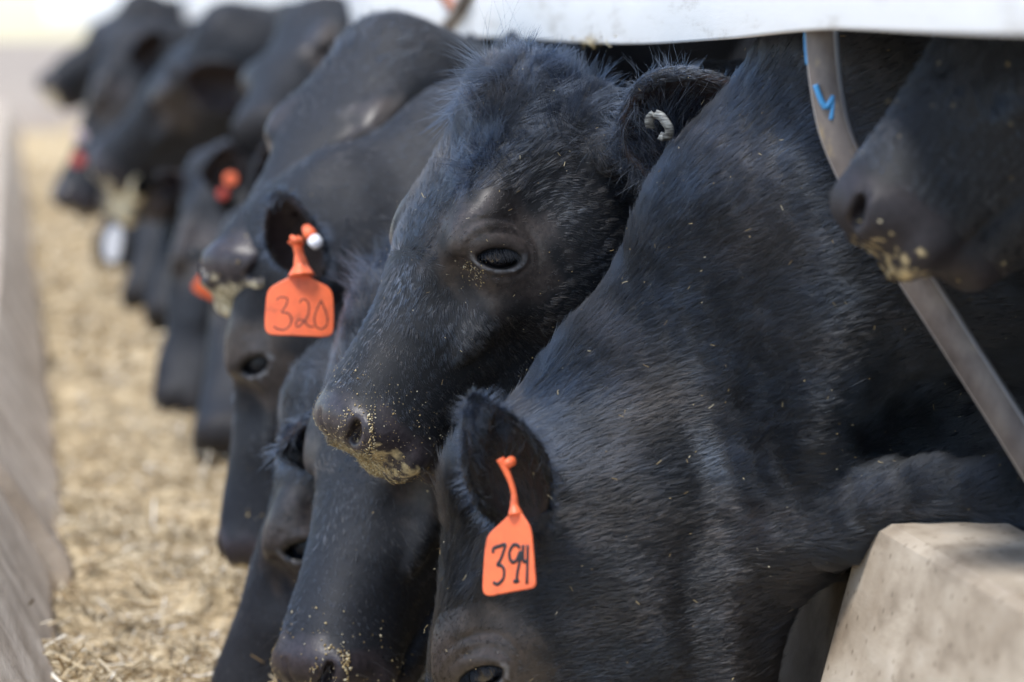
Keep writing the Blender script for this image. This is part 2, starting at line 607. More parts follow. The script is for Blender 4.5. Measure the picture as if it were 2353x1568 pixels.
def surface_nets(fn, lo, hi, h, cf=4):
    lo = np.asarray(lo, float); hi = np.asarray(hi, float)
    nb = np.ceil((hi - lo) / (h * cf)).astype(int)
    n = nb * cf + 1
    bx = [lo[i] + (np.arange(nb[i]) + 0.5) * h * cf for i in range(3)]
    C = np.stack(np.meshgrid(*bx, indexing='ij'), -1).reshape(-1, 3)
    fc = np.concatenate([fn(c) for c in np.array_split(C, max(1, len(C) // 400000))]).reshape(nb)
    act = np.abs(fc) < h * cf * 1.45 + 0.010
    F = np.repeat(np.repeat(np.repeat(np.where(fc > 0, 1.0, -1.0), cf, 0), cf, 1), cf, 2).astype(np.float32)
    F = np.pad(F, ((0, 1), (0, 1), (0, 1)), mode='edge')
    A = np.zeros(n, bool)
    idx = np.argwhere(act)
    off = np.stack(np.meshgrid(*[np.arange(cf + 1)] * 3, indexing='ij'), -1).reshape(-1, 3)
    for ch in np.array_split(idx, max(1, len(idx) // 20000)):
        g = (ch[:, None, :] * cf + off[None]).reshape(-1, 3)
        A[g[:, 0], g[:, 1], g[:, 2]] = True
    g = np.argwhere(A)
    vals = np.concatenate([fn(lo + c * h) for c in np.array_split(g, max(1, len(g) // 400000))])
    F[g[:, 0], g[:, 1], g[:, 2]] = vals
    # close at the box
    sgn = F < 0
    cx = sgn[:-1, :-1, :-1].astype(np.int8)
    s8 = sum(sgn[i:n[0] - 1 + i, j:n[1] - 1 + j, k:n[2] - 1 + k].astype(np.int8) for i in (0, 1) for j in (0, 1) for k in (0, 1))
    cell = (s8 > 0) & (s8 < 8)
    ci = np.argwhere(cell)
    vid = np.full(cell.shape, -1, np.int32)
    vid[cell] = np.arange(len(ci))
    acc = np.zeros((len(ci), 3)); cnt = np.zeros(len(ci))
    cor = [(i, j, k) for i in (0, 1) for j in (0, 1) for k in (0, 1)]
    for a in cor:
        for ax in range(3):
            if a[ax] == 1: continue
            b = list(a); b[ax] = 1
            fa_ = F[ci[:, 0] + a[0], ci[:, 1] + a[1], ci[:, 2] + a[2]]
            fb_ = F[ci[:, 0] + b[0], ci[:, 1] + b[1], ci[:, 2] + b[2]]
            m = (fa_ < 0) != (fb_ < 0)
            t = np.where(m, fa_ / np.where(m, fa_ - fb_, 1), 0)
            pt = np.tile(np.array(a, float), (len(ci), 1)); pt[:, ax] += t
            acc += pt * m[:, None]; cnt += m
    V = lo + (ci + acc / cnt[:, None]) * h
    quads = []
    for ax in range(3):
        o1, o2 = (ax + 1) % 3, (ax + 2) % 3
        sl0 = [slice(1, None)] * 3; sl0[ax] = slice(0, -1)
        a = sgn[tuple(slice(0, -1) if i == ax else slice(1, -1) for i in range(3))]
        b = sgn[tuple(slice(1, None) if i == ax else slice(1, -1) for i in range(3))]
        e = np.argwhere(a != b)
        fl = a[tuple(e.T)]
        base = e.copy(); base[:, o1] += 1; base[:, o2] += 1
        def cellid(d1, d2):
            c = base.copy(); c[:, o1] -= d1; c[:, o2] -= d2
            return vid[c[:, 0], c[:, 1], c[:, 2]]
        q = np.stack([cellid(1, 1), cellid(0, 1), cellid(0, 0), cellid(1, 0)], 1)
        q[~fl] = q[~fl][:, ::-1]
        q = q[(q >= 0).all(1)]
        quads.append(q)
    return V, np.concatenate(quads)


def grad(fn, p, e=0.0012):
    k = np.array([[1, -1, -1], [-1, -1, 1], [-1, 1, -1], [1, 1, 1]], float)
    g = np.zeros_like(p)
    f0 = 0
    for kk in k:
        v = fn(p + kk * e)
        g += kk * v[:, None]; f0 = f0 + v * 0.25
    return g / (4 * e), f0


def project(fn, V, it=2, mx=0.004):
    for _ in range(it):
        g, f0 = grad(fn, V)
        gl = (g * g).sum(1, keepdims=True)
        st = -f0[:, None] * g / np.maximum(gl, 0.15)
        sl_ = np.linalg.norm(st, axis=1, keepdims=True)
        V = V + st * np.minimum(1, mx / np.maximum(sl_, 1e-9))
    return V


def hide_colour(cow, P):
    q = cow.loc(P.astype(np.float32))
    nz = cow.n2(P)
    c = np.tile(np.array([0.0040, 0.0048, 0.0072]) * (1.0 if cow.key in 'CBA' else 2.0), (len(P), 1))  # bluish sky sheen put into the base colour, stronger on the farther cattle
    def blend(w, col):
        nonlocal c
        w = np.clip(w, 0, 1)[:, None]
        c = c * (1 - w) + np.array(col) * w
    head = (np.abs(q[:, 1]) < 0.14) & (q[:, 2] > -0.27)
    mz = np.clip((q[:, 0] - 0.425 + 0.006 * nz - 0.10 * np.clip(q[:, 2] + 0.10, -0.05, 0.1)) / 0.02, 0, 1) * head
    blend(mz, (0.016, 0.013, 0.016) if cow.key == 'A' else (0.036, 0.030, 0.034) if cow.crust > 0 else (0.012, 0.011, 0.013))
    r = np.stack([q[:, 0], np.abs(q[:, 1]), q[:, 2]], 1) - EYE
    de = np.sqrt((r ** 2).sum(1))
    blend(np.clip((0.080 - de + 0.008 * nz) / 0.035, 0, 1) * 0.85, (0.050, 0.041, 0.038))
    if cow.fine and cow.hole:
        a_, b_, c_ = r @ EAX, r @ EUP, r @ ENO
        g = np.sqrt((a_ / 0.0235) ** 2 + ((b_ + 0.002) / 0.0125) ** 2)
        near = np.abs(c_) < 0.025
        blend((np.clip(1 - np.abs(g - 1.24) / 0.14, 0, 1) * (b_ < 0.002)) * near, (0.16, 0.17, 0.19))  # shiny grey-blue highlight painted along the lower lid
        blend(np.clip((1.06 - g) / 0.08, 0, 1) * near, (0.004, 0.004, 0.004))
    for e in cow.ears:
        b, a, o, l, w_, _ = e
        rr = P - (b + a * l * 0.5)
        u, n_, v = rr @ a, rr @ o, rr @ np.cross(a, o)
        ins = ((u / (l * 0.48)) ** 2 + (v / (w_ * 0.85)) ** 2 < 1) & (n_ > -w_ * 0.30) & (n_ < w_ * 0.9)
        blend(ins * 0.8, (0.018, 0.0085, 0.0075))
    if cow.crust > 0:
        n3 = Noise(cow.seed + 71, 0.016)(P) + 0.6 * Noise(cow.seed + 72, 0.006)(P)
        w = np.exp(-((q[:, 0] - 0.500) / 0.024) ** 2 - ((q[:, 2] + 0.098) / 0.036) ** 2) * (q[:, 0] > 0.42) * 1.25 * cow.crust
        blend((w + 0.35 * n3 * (w > 0.15) - 0.55) / 0.25, (0.42, 0.34, 0.19) if cow.crust < 1.2 else (0.62, 0.55, 0.38))
    return np.clip(c, 0, 1), mz


def furfield(cow, P, Nn, rng):
    """direction, length, lift of the coat at the points P"""
    q = cow.loc(P.astype(np.float32)).astype(float)
    x, y, z = q.T
    sy = np.sign(y)
    fr = np.clip((x - 0.205) / 0.06, 0, 1)[:, None]
    side = np.clip((-z - 0.02) / 0.06, 0, 1)[:, None]
    nose = np.stack([np.full_like(x, 0.95), sy * 0.30, np.zeros_like(x)], 1) * (1 - side) + np.stack([np.full_like(x, 0.30), 0 * x, np.full_like(x, -0.9)], 1) * side
    fore = np.stack([np.full_like(x, -0.9), sy * 0.45 * np.clip(np.abs(y) / 0.05, 0, 1), -0.1 + 0 * x], 1) * (1 - side) + np.stack([np.full_like(x, -0.45), 0 * x, np.full_like(x, -0.8)], 1) * side
    hd = (nose * fr + fore * (1 - fr)) @ cow.R.T
    # neck: away from the head
    nd = np.zeros_like(P); wsum = np.zeros((len(P), 1))
    for A, B in zip(cow.neck[:-1], cow.neck[1:]):
        c = (A['p'] + B['p']) / 2
        w_ = np.exp(-((P - c) ** 2).sum(1, keepdims=True) / 0.06) + 1e-9
        nd += w_ * nrm(B['p'] - A['p']); wsum += w_
    nd = nd / wsum + np.array([0, 0, -0.45])
    hw = np.clip((x + 0.03) / 0.09, 0, 1) * np.clip((z + 0.33) / 0.08, 0, 1)
    dr = hd * hw[:, None] + nd * (1 - hw[:, None])
    sw = Noise(cow.seed + 9, 0.05, 8); sw2 = Noise(cow.seed + 19, 0.05, 8); sw3 = Noise(cow.seed + 29, 0.05, 8)
    pw = 0.18 + 0.9 * np.exp(-((x - 0.03) ** 2 + (y / 1.3) ** 2 + z ** 2) / 0.006)
    pw = pw * (0.55 if cow.key == 'B' else 1.0)
    dr = dr + pw[:, None] * np.stack([sw(P), sw2(P), sw3(P)], 1) * 0.5
    # ears: along the ear
    earw = np.zeros(len(P)); inside = np.zeros(len(P), bool)
    for b, a, o, l, w_, _ in cow.ears:
        r = P - b
        u = r @ a
        on = (u > 0.02) & (u < l * 1.1) & (np.linalg.norm(r - u[:, None] * a, axis=1) < w_ * 1.3)
        dr[on] = a * 1.0 + 0.25 * dr[on]
        earw[on] = 1
        inside |= on & ((Nn @ o) > 0.35) & (np.linalg.norm(r - u[:, None] * a, axis=1) < w_ * 0.8)
    dr = dr - Nn * (dr * Nn).sum(1, keepdims=True)
    dr = nrm(dr)
    ln = 0.013 + 0 * x
    ln = np.where(hw > 0.5, 0.0095, ln)
    ln += 0.010 * hw * np.clip((0.17 - x) / 0.10, 0, 1) * np.clip((z + 0.06) / 0.04, 0, 1)
    ln = np.where((hw > 0.5) & (x > 0.33), 0.0065, ln)
    ln += 0.014 * np.exp(-((x + 0.01) ** 2 + y ** 2 + z ** 2) / 0.0025)
    ln = np.where(earw > 0, 0.011, ln)
    r = np.stack([x, np.abs(y), z], 1) - EYE
    de = np.sqrt((r ** 2).sum(1))
    ln = np.where(de < 0.070, 0.0045, ln)
    lift = 0.11 + 0.25 * np.exp(-((x - 0.02) ** 2 + y ** 2 + z ** 2) / 0.006)
    keep = ~((x > 0.432) & (hw > 0.5) & (np.abs(y) < 0.12))
    a_, b_ = r @ EAX, r @ EUP
    keep &= ~(((a_ / 0.031) ** 2 + (b_ / 0.024) ** 2 < 1) & (np.abs(r @ ENO) < 0.04))
    keep &= ~(inside & (rng.random(len(P)) < 0.7))
    keep &= ~((de < 0.070) & (rng.random(len(P)) < np.clip((0.075 - de) / 0.03, 0, 0.6)))
    return dr, ln, lift, keep, q


def add_curves(name, pts, rad, tint, m, parent):
    """pts (n,k,3) strands"""
    n, k, _ = pts.shape
    hc = bpy.data.hair_curves.new(name)
    hc.add_curves([k] * n)
    hc.points.foreach_set('position', pts.astype(np.float32).ravel())
    hc.points.foreach_set('radius', rad.astype(np.float32).ravel())
    if tint is not None:
        at_ = hc.attributes.new('tint', 'FLOAT_COLOR', 'CURVE')
        c4 = np.concatenate([tint, np.ones((n, 1))], 1).astype(np.float32)
        at_.data.foreach_set('color', c4.ravel())
    hc.materials.append(m)
    o = bpy.data.objects.new(name, hc)
    COL.objects.link(o)
    if parent is not None:
        o.parent = parent
        o.location = -Vector(parent.location)
    return o


def grow_fur(cow, V, F, parent, count, rscale=1.0, lscale=1.0):
    rng = np.random.default_rng(cow.seed + 100)
    count = int(count * FUR)
    if count < 100: return
    T = np.concatenate([F[:, [0, 1, 2]], F[:, [0, 2, 3]]])
    a, b, c = V[T[:, 0]], V[T[:, 1]], V[T[:, 2]]
    cn = np.cross(b - a, c - a)
    ar = np.linalg.norm(cn, axis=1) * 0.5
    cen = (a + b + c) / 3
    u, v, d = proj(cen)
    fn = nrm(cn)
    vd = nrm(CAM - cen)
    vis = (u > -60) & (u < 2440) & (v > -60) & (v < 1640) & ((fn * vd).sum(1) > -0.45)
    ar = ar * vis
    # density follows the size on the picture
    pr = ar / ar.sum()
    pick = rng.choice(len(T), count, p=pr)
    r1, r2 = rng.random(count), rng.random(count)
    fl = r1 + r2 > 1
    r1[fl], r2[fl] = 1 - r1[fl], 1 - r2[fl]
    P = a[pick] + (b[pick] - a[pick]) * r1[:, None] + (c[pick] - a[pick]) * r2[:, None]
    g, _ = grad(cow.f, P, 0.002)
    Nn = nrm(g)
    dr, ln, lift, keep, q = furfield(cow, P, Nn, rng)
    P, Nn, dr, ln, lift, q = P[keep], Nn[keep], dr[keep], ln[keep], lift[keep], q[keep]
    n = len(P)
    ln = ln * rng.uniform(0.6, 1.25, n) * lscale
    # clumps: neighbours lean together
    cl = np.stack([Noise(cow.seed + 200 + i, 0.009, 7)(P) for i in range(3)], 1)
    dr = nrm(dr + (0.05 if cow.key == 'B' else 0.10) * cl + rng.normal(size=(n, 3)) * 0.09)
    sl_ = lift * (1 + 0.5 * rng.normal(size=n)) + (0.012 if cow.key == 'B' else 0.035) * cl[:, 0]
    sl_ = np.clip(sl_, 0.05, 1.3)
    K = 4
    t = np.linspace(0, 1, K)
    up = np.stack([sl_ * (tt - 0.45 * tt * tt) for tt in t], 1)
    pts = P[:, None, :] - Nn[:, None, :] * 0.0006 + ln[:, None, None] * (t[None, :, None] * dr[:, None, :] + up[:, :, None] * Nn[:, None, :])
    rad = np.tile(np.array([1.0, 0.85, 0.6, 0.15]), (n, 1)) * 0.00019 * rscale * np.where(rng.random((n, 1)) < 0.12, 1.9, rng.uniform(0.7, 1.2, (n, 1)))
    nzz = Noise(cow.seed + 300, 0.12)(P)
    br = np.clip(0.15 + 0.35 * nzz + 0.5 * np.clip((-q[:, 2] - 0.10) / 0.08, 0, 1) * (q[:, 0] > -0.05) + 0.35 * rng.normal(size=n), 0, 1)[:, None]
    x, y, z = q.T
    de = np.sqrt(((np.stack([x, np.abs(y), z], 1) - EYE) ** 2).sum(1))
    br = np.clip(br + 0.6 * np.clip((0.10 - de) / 0.05, 0, 1)[:, None], 0, 1)
    tint = (np.array([0.0078, 0.0112, 0.0180]) * (1 - br) + np.array([0.0170, 0.0145, 0.0140]) * br) * np.exp(0.30 * Noise(cow.seed + 301, 0.05)(P) + (0.08 if cow.key == 'B' else 0.22) * Noise(cow.seed + 302, 0.0045, 8)(P) + 0.5 * rng.normal(size=n))[:, None]  # blue in the black tint stands in for sky sheen on the coat
    if cow.key == 'B':
        tint = tint * 0.78
    add_curves('fur', pts, rad, tint, M_fur, parent)


def mesh_join_obj(name, V, F, m, parent, smooth=True):
    return link(name, mesh_np(name, V, F), m, parent, smooth)


def lashes(cow, side, root, n=200, droop=1.0):
    rng = np.random.default_rng(cow.seed + 5)
    m = np.array([1, side, 1])
    out = []
    for i in range(n):
        t = rng.uniform(-1, 1)
        a = EYE + EAX * (0.0225 * t + 0.001) + EUP * (0.0092 * math.sqrt(max(0, 1 - t * t)) + rng.uniform(0, 0.003)) + ENO * (0.0055 - 9.0 * (0.0225 * t) ** 2)
        dirn = nrm(ENO * 0.62 - EUP * (0.55 * droop) + EAX * (0.40 * t + 0.08 * rng.normal()) + rng.normal(size=3) * 0.06)
        l = 0.0135 * (1 - 0.35 * t * t) * rng.uniform(0.75, 1.1)
        pts = [a + dirn * l * s_ - EUP * (0.55 * l * s_ * s_ * droop) for s_ in np.linspace(0, 1, 5)]
        out.append([cow.w(p * m) for p in pts])
    pts = np.array(out)
    rad = np.tile(np.array([1, 0.9, 0.7, 0.45, 0.1]), (n, 1)) * 0.00032
    add_curves('eyelashes', pts, rad, None, M_lash, root)


M_eye2 = mat('dull_eyeball', (0.004, 0.006, 0.010), 0.45, 0.4)


def eyeball(cow, side, root, lash_eye=True):
    m = np.array([1, side, 1])
    c = cow.w((EYE - ENO * (0.0150 if lash_eye else 0.0165)) * m)
    bm = bmesh.new()
    bmesh.ops.create_uvsphere(bm, u_segments=32, v_segments=20, radius=0.0215 * cow.s)
    me = bpy.data.meshes.new('eye'); bm.to_mesh(me); bm.free()
    o = link('eye', me, M_eye if lash_eye else M_eye2, root)
    o.location = Vector(c) - Vector(root.location)
    return o


def build_cow(cow, label, fur=0, rscale=1.0, eyes=(1,), lash=False, group='black cattle feeding side by side at the bunk', lscale=1.0):
    h = cow.vox * QUAL
    root = empty('cow', (float(cow.body[0] + 0.6), float(cow.body[1]), 0.0))
    setp(root, label, 'cow', group)
    # head and neck, fine
    hp = [cow.w(np.array([0.22, 0, -0.1]))]
    pts = [cow.w(np.array(c)) for c in ((0.5, 0.07, 0), (0.5, -0.07, -0.16), (0, 0.13, 0.05), (0, -0.13, 0.05), (0.1, 0.1, -0.27), (0.1, -0.1, -0.27))]
    for e in cow.ears:
        pts += [e[0] + e[1] * e[3] * 1.1 + o_ for o_ in (np.array([0.03] * 3), np.array([-0.03] * 3))]
    lo = np.min(pts, 0) - 0.03; hi = np.max(pts, 0) + 0.03
    for nn in cow.neck:
        R_ = max(nn['a'], nn['b']) + 0.05
        lo = np.minimum(lo, nn['p'] - [R_, nn['b'] + 0.08, nn['a'] + 0.04]); hi = np.maximum(hi, nn['p'] + [R_, nn['b'] + 0.10, nn['a'] + 0.13])
    hi[0] = cow.xcut
    hi[2] = min(hi[2], 1.75); lo[2] = max(lo[2], 0.12)
    V, F = surface_nets(cow.f, lo, hi, h)
    V = project(cow.f, V, 2, h * 0.7)
    Vf, Ff = V, F
    # rest of the body, coarse
    b = cow.body
    fc = lambda p: cow.f(p, True)
    V2, F2 = surface_nets(fc, (cow.xcut - 0.05, b[1] - 0.65, -0.02), (b[0] + 1.75, b[1] + 0.65, b[2] + 0.62), 0.035)
    V2 = project(fc, V2, 1, 0.02)
    V, F = join([(V, F), (V2, F2)])
    me = mesh_np('body', V, F)
    col, _ = hide_colour(cow, V)
    ca = me.attributes.new('hide', 'FLOAT_COLOR', 'POINT')
    ca.data.foreach_set('color', np.concatenate([col, np.ones((len(V), 1))], 1).astype(np.float32).ravel())
    link('body', me, M_hide, root)
    if fur:
        grow_fur(cow, Vf, Ff, root, fur, rscale, lscale)
    for sd_ in eyes:
        eyeball(cow, sd_, root, lash)
        if lash:
            lashes(cow, sd_, root)
    cow.rootname = root.name
    BUILT[cow.key] = (cow, Vf, Ff)
    return root


BUILT = {}
# ================================================================== the place
def box(lo, hi):
    x0, y0, z0 = lo; x1, y1, z1 = hi
    V = np.array([(x, y, z) for x in (x0, x1) for y in (y0, y1) for z in (z0, z1)])
    F = np.array([(0, 1, 3, 2), (4, 6, 7, 5), (0, 4, 5, 1), (2, 3, 7, 6), (0, 2, 6, 4), (1, 5, 7, 3)])
    return V, F


def weathered(name, c0, c1, c2, grain=(0.6, 0.06, 2.0), rough=0.75):
    m = mat(name, c1, rough, 0.3)
    nz, cr, mp = noise_col(m, 26, [(0.30, c0), (0.50, c1), (0.72, c2)], vec=grain, detail=8, rough=0.6, dist=0.2)
    n2 = N(m, 'ShaderNodeTexNoise'); n2.inputs['Scale'].default_value = 7; n2.inputs['Detail'].default_value = 5
    tc = N(m, 'ShaderNodeTexCoord'); L(m, tc.outputs['Object'], n2.inputs['Vector'])
    r2 = N(m, 'ShaderNodeValToRGB'); r2.color_ramp.elements[0].position = 0.35; r2.color_ramp.elements[1].position = 0.7
    r2.color_ramp.elements[0].color = (0.62, 0.58, 0.54, 1); r2.color_ramp.elements[1].color = (1.1, 1.1, 1.1, 1)
    L(m, n2.outputs['Fac'], r2.inputs[0])
    L(m, mixcol(m, 1.0, cr.outputs[0], r2.outputs[0], 'MULTIPLY'), m.node_tree.nodes['Principled BSDF'].inputs['Base Color'])
    bump(m, nz.outputs['Fac'], 0.8, 0.004)
    return m


M_wood = weathered('weathered_timber', (0.30, 0.245, 0.185), (0.46, 0.39, 0.305), (0.53, 0.465, 0.38), grain=(1.0, 0.35, 0.8))
nzp = N(M_wood, 'ShaderNodeTexVoronoi'); nzp.inputs['Scale'].default_value = 55
tcp = N(M_wood, 'ShaderNodeTexCoord'); L(M_wood, tcp.outputs['Object'], nzp.inputs['Vector'])
rp = N(M_wood, 'ShaderNodeValToRGB'); rp.color_ramp.elements[0].position = 0.10; rp.color_ramp.elements[1].position = 0.22
rp.color_ramp.elements[0].color = (0.35, 0.32, 0.28, 1)
L(M_wood, nzp.outputs['Distance'], rp.inputs[0])
_b = M_wood.node_tree.nodes['Principled BSDF'].inputs['Base Color']
L(M_wood, mixcol(M_wood, 0.6, _b.links[0].from_socket, rp.outputs[0], 'MULTIPLY'), _b)

M_wood2 = weathered('brown_timber', (0.14, 0.11, 0.085), (0.27, 0.225, 0.18), (0.36, 0.31, 0.26), grain=(1.0, 0.35, 0.5))  # browner, darker timber of the recessed board
M_bunk = weathered('grey_planks', (0.60, 0.50, 0.40), (0.76, 0.655, 0.54), (0.82, 0.72, 0.60), grain=(1.0, 0.22, 1.0))

# ground
me = mesh_np('ground', [(-60, -20, 0), (60, -20, 0), (60, 200, 0), (-60, 200, 0)], [(0, 1, 2, 3)])
M_gr = mat('dry_dirt', (0.3, 0.25, 0.2), 0.9, 0.2)
noise_col(M_gr, 0.8, [(0.3, (0.30, 0.23, 0.18)), (0.7, (0.46, 0.39, 0.31))])
setp(link('ground', me, M_gr), kind='structure')


def feed_z(x, y):
    return 0.30 + 0.030 * np.sin(x * 9 + y * 2.1) * np.sin(y * 3.3 + 1) + 0.012 * np.sin(x * 21 + y * 13) + 0.008 * np.sin(x * 47 - y * 31 + 2) + 0.03 * np.clip((x - 0.75) / 0.2, 0, 1) + 0.014 * np.sin(x * 13 - y * 5.3 + 4) * np.sin(y * 8.7) 


xs = np.linspace(-0.10, 0.98, 110); ys = np.concatenate([np.linspace(2.2, 7.0, 420), np.linspace(7.05, 24, 220)])
X, Y = np.meshgrid(xs, ys, indexing='ij')
r_ = np.random.default_rng(3)
Z = feed_z(X, Y) + r_.normal(size=X.shape) * 0.0035
V = np.stack([X, Y, Z], -1).reshape(-1, 3)
I = np.arange(len(V)).reshape(X.shape)
F = np.stack([I[:-1, :-1], I[1:, :-1], I[1:, 1:], I[:-1, 1:]], -1).reshape(-1, 4)
M_feed = mat('chopped_feed', (0.42, 0.33, 0.21), 0.9, 0.15)
nz, cr, _ = noise_col(M_feed, 38, [(0.30, (0.23, 0.175, 0.11)), (0.5, (0.54, 0.43, 0.27)), (0.72, (0.67, 0.56, 0.38))], detail=8)
bump(M_feed, nz.outputs['Fac'], 0.8, 0.006)
# straw pieces lying in the feed
def straw(n, ylo, yhi, seed, lmin, lmax, wmin, wmax):
    r = np.random.default_rng(seed)
    x = r.uniform(-0.02, 0.95, n); y = ylo + (yhi - ylo) * r.random(n) ** 1.3
    z = feed_z(x, y) + r.uniform(-0.003, 0.010, n)
    a = r.uniform(0, 6.28, n); t = r.normal(0, 0.32, n)
    l = r.uniform(lmin, lmax, n) * r.uniform(0.5, 1.2, n); w_ = r.uniform(wmin, wmax, n)
    D = np.stack([np.cos(a) * np.cos(t), np.sin(a) * np.cos(t), np.sin(t)], 1)
    S = nrm(np.cross(D, r.normal(size=(n, 3)) * 0.5 + [0, 0, 1]))
    Uv = np.cross(S, D)
    C = np.stack([x, y, z], 1)
    bend = r.normal(0, 0.12, n)[:, None] * l[:, None]
    V = []
    for k, tt in enumerate((-0.5, 0, 0.5)):
        c = C + D * l[:, None] * tt + Uv * bend * (0 if k != 1 else 1)
        V += [c - S * w_[:, None] * 0.5, c + S * w_[:, None] * 0.5]
    V = np.stack(V, 1)                       # n,6,3
    b = np.arange(n)[:, None] * 6
    F = np.concatenate([b + [0, 1, 3, 2], b + [2, 3, 5, 4]])
    return V.reshape(-1, 3), F, n


def piece_mat(name, stops, rough=0.6):
    """colour differs from piece to piece through a stored number"""
    m = mat(name, (0.4, 0.3, 0.2), rough, 0.3)
    a = N(m, 'ShaderNodeAttribute', attribute_name='shade')
    cr = N(m, 'ShaderNodeValToRGB')
    e = cr.color_ramp.elements
    while len(e) < len(stops): e.new(0.5)
    for i, (p, c) in enumerate(stops):
        e[i].position = p; e[i].color = (*c, 1)
    L(m, a.outputs['Fac'], cr.inputs[0])
    L(m, cr.outputs[0], m.node_tree.nodes['Principled BSDF'].inputs['Base Color'])
    return m


M_straw = piece_mat('straw', [(0.0, (0.11, 0.075, 0.04)), (0.25, (0.36, 0.26, 0.14)), (0.55, (0.55, 0.44, 0.275)), (0.88, (0.67, 0.58, 0.42)), (1.0, (0.78, 0.75, 0.68))])


def shaded(me, nv, per, seed):
    r = np.random.default_rng(seed)
    a = me.attributes.new('shade', 'FLOAT', 'POINT')
    a.data.foreach_set('value', np.repeat(r.random(nv // per), per).astype(np.float32))


fo = setp(link('feed', mesh_np('feed', V, F), M_feed), 'pale chopped hay and silage feed filling the bunk', 'feed', kind='stuff')
parts = [straw(60000, 3.2, 7.5, 11, 0.012, 0.050, 0.0009, 0.0026), straw(16000, 7.5, 18, 12, 0.03, 0.07, 0.005, 0.010), straw(7000, 3.2, 6.2, 13, 0.05, 0.13, 0.0018, 0.0036)]
V, F = join([(p[0], p[1]) for p in parts])
me = mesh_np('straw', V, F)
shaded(me, len(V), 6, 4)
setp(link('straw', me, M_straw, smooth=False), 'loose pale straw stems scattered over the feed', 'straw', kind='stuff')


def sloped_board(name, ylo, yhi, prof, m, seed=0, kind='structure'):
    """long plank: profile polygon in x,z swept along the bunk, slightly uneven"""
    r = np.random.default_rng(seed)
    n = 160
    yy = np.linspace(ylo, yhi, n)
    pr = np.array(prof); k = len(pr)
    V = []
    for i, y in enumerate(yy):
        j = 0.0020 * np.sin(y * 1.3 + np.arange(k) * 1.7) + 0.0012 * np.sin(y * 4.1 + np.arange(k) * 0.9)
        for q in range(k):
            V.append((pr[q][0] + j[q], y, pr[q][1] + 0.5 * j[(q + 1) % k]))
    F = []
    bm = bmesh.new()
    vs = [bm.verts.new(v) for v in V]
    for i in range(n - 1):
        for q in range(k):
            p = (q + 1) % k
            bm.faces.new((vs[i * k + q], vs[(i + 1) * k + q], vs[(i + 1) * k + p], vs[i * k + p]))
    bm.faces.new([vs[q] for q in range(k)]); bm.faces.new([vs[(n - 1) * k + q] for q in reversed(range(k))])
    bmesh.ops.recalc_face_normals(bm, faces=bm.faces[:])
    me = bpy.data.meshes.new(name); bm.to_mesh(me); bm.free()
    return link(name, me, m, smooth=False)


o = sloped_board('bunk_board', 4.62, 24, [(0.085, 0.27), (0.075, 0.33), (-0.03, 0.50), (-0.13, 0.52), (-0.13, 0.10), (0.02, 0.10)], M_bunk, 1)
setp(o, 'long grey bunk board along the left of the feed, starting beyond the nearer one', 'board', 'boards along the left of the bunk')
o = sloped_board('bunk_board', 1.8, 4.60, [(0.060, 0.27), (0.045, 0.33), (-0.05, 0.50), (-0.15, 0.525), (-0.15, 0.10), (0.0, 0.10)], M_bunk, 2)
setp(o, 'nearest grey bunk board in the lower left corner beside loose straw', 'board', 'boards along the left of the bunk')
# right side: thick near beam, then thinner recessed boards
c = 0.007
o = sloped_board('bunk_beam', 1.7, 3.12, [(0.842 + c, 0.612), (0.955 - c, 0.617), (0.955, 0.617 - c), (0.955, 0.12), (0.710, 0.12), (0.838, 0.612 - c)], M_wood, 3)
setp(o, 'thick weathered pale timber beam end at the lower right under the neck', 'beam')
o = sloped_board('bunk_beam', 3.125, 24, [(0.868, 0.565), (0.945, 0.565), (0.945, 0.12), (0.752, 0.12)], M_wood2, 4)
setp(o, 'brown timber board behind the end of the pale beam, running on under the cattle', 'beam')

# white board above the necks
M_white = mat('white_paint', (0.80, 0.80, 0.80), 0.5, 0.3)
nzw, crw, _ = noise_col(M_white, 9, [(0.34, (0.66, 0.64, 0.61)), (0.46, (0.84, 0.84, 0.83)), (0.75, (0.88, 0.885, 0.89))], vec=(1, 0.6, 3.0), detail=10, rough=0.7)
bump(M_white, nzw.outputs['Fac'], 0.25, 0.003)
XB = 0.72
edge = [(2700, 88), (2353, 86), (2100, 78), (1900, 68), (1830, 70), (1750, 85), (1600, 98), (1450, 106), (1330, 101), (1250, 95), (1100, 87), (1000, 85), (900, 78), (700, 70), (450, 62), (300, 62), (150, 56)]
ey, ez = [], []
for px, py in edge:
    dr_ = FW + RT * ((px - 1176.5) / FPX) - UP * ((py - 784.0) / FPX)
    t_ = XB / dr_[0]
    p_ = CAM + dr_ * t_
    ey.append(p_[1]); ez.append(p_[2])
yy = np.concatenate([np.linspace(1.2, 6, 90), np.linspace(6.1, 22, 60), np.linspace(23, 60, 30)])
zz = np.interp(yy, ey, ez)
zz = np.convolve(np.pad(zz, 3, mode='edge'), np.ones(7) / 7, 'valid')
bm = bmesh.new()
rows = []
for y, z in zip(yy, zz):
    wob = 0.004 * math.sin(y * 2.3)
    rows.append([bm.verts.new(v) for v in ((XB + wob, y, z + 0.001), (XB + wob - 0.001, y, z + 0.004), (XB + wob, y, 1.60), (XB + 0.028, y, 1.60), (XB + 0.012 + wob, y, z + 0.001))])  # top edge raised out of view to shade the necks behind
for a, b in zip(rows[:-1], rows[1:]):
    for k in range(5):
        bm.faces.new((a[k], b[k], b[(k + 1) % 5], a[(k + 1) % 5]))
bm.faces.new(rows[0]); bm.faces.new(rows[-1][::-1])
bmesh.ops.recalc_face_normals(bm, faces=bm.faces[:])
me = bpy.data.meshes.new('neck_board'); bm.to_mesh(me); bm.free()
wb = empty('neck_board', (XB, 1.2, 1.08))
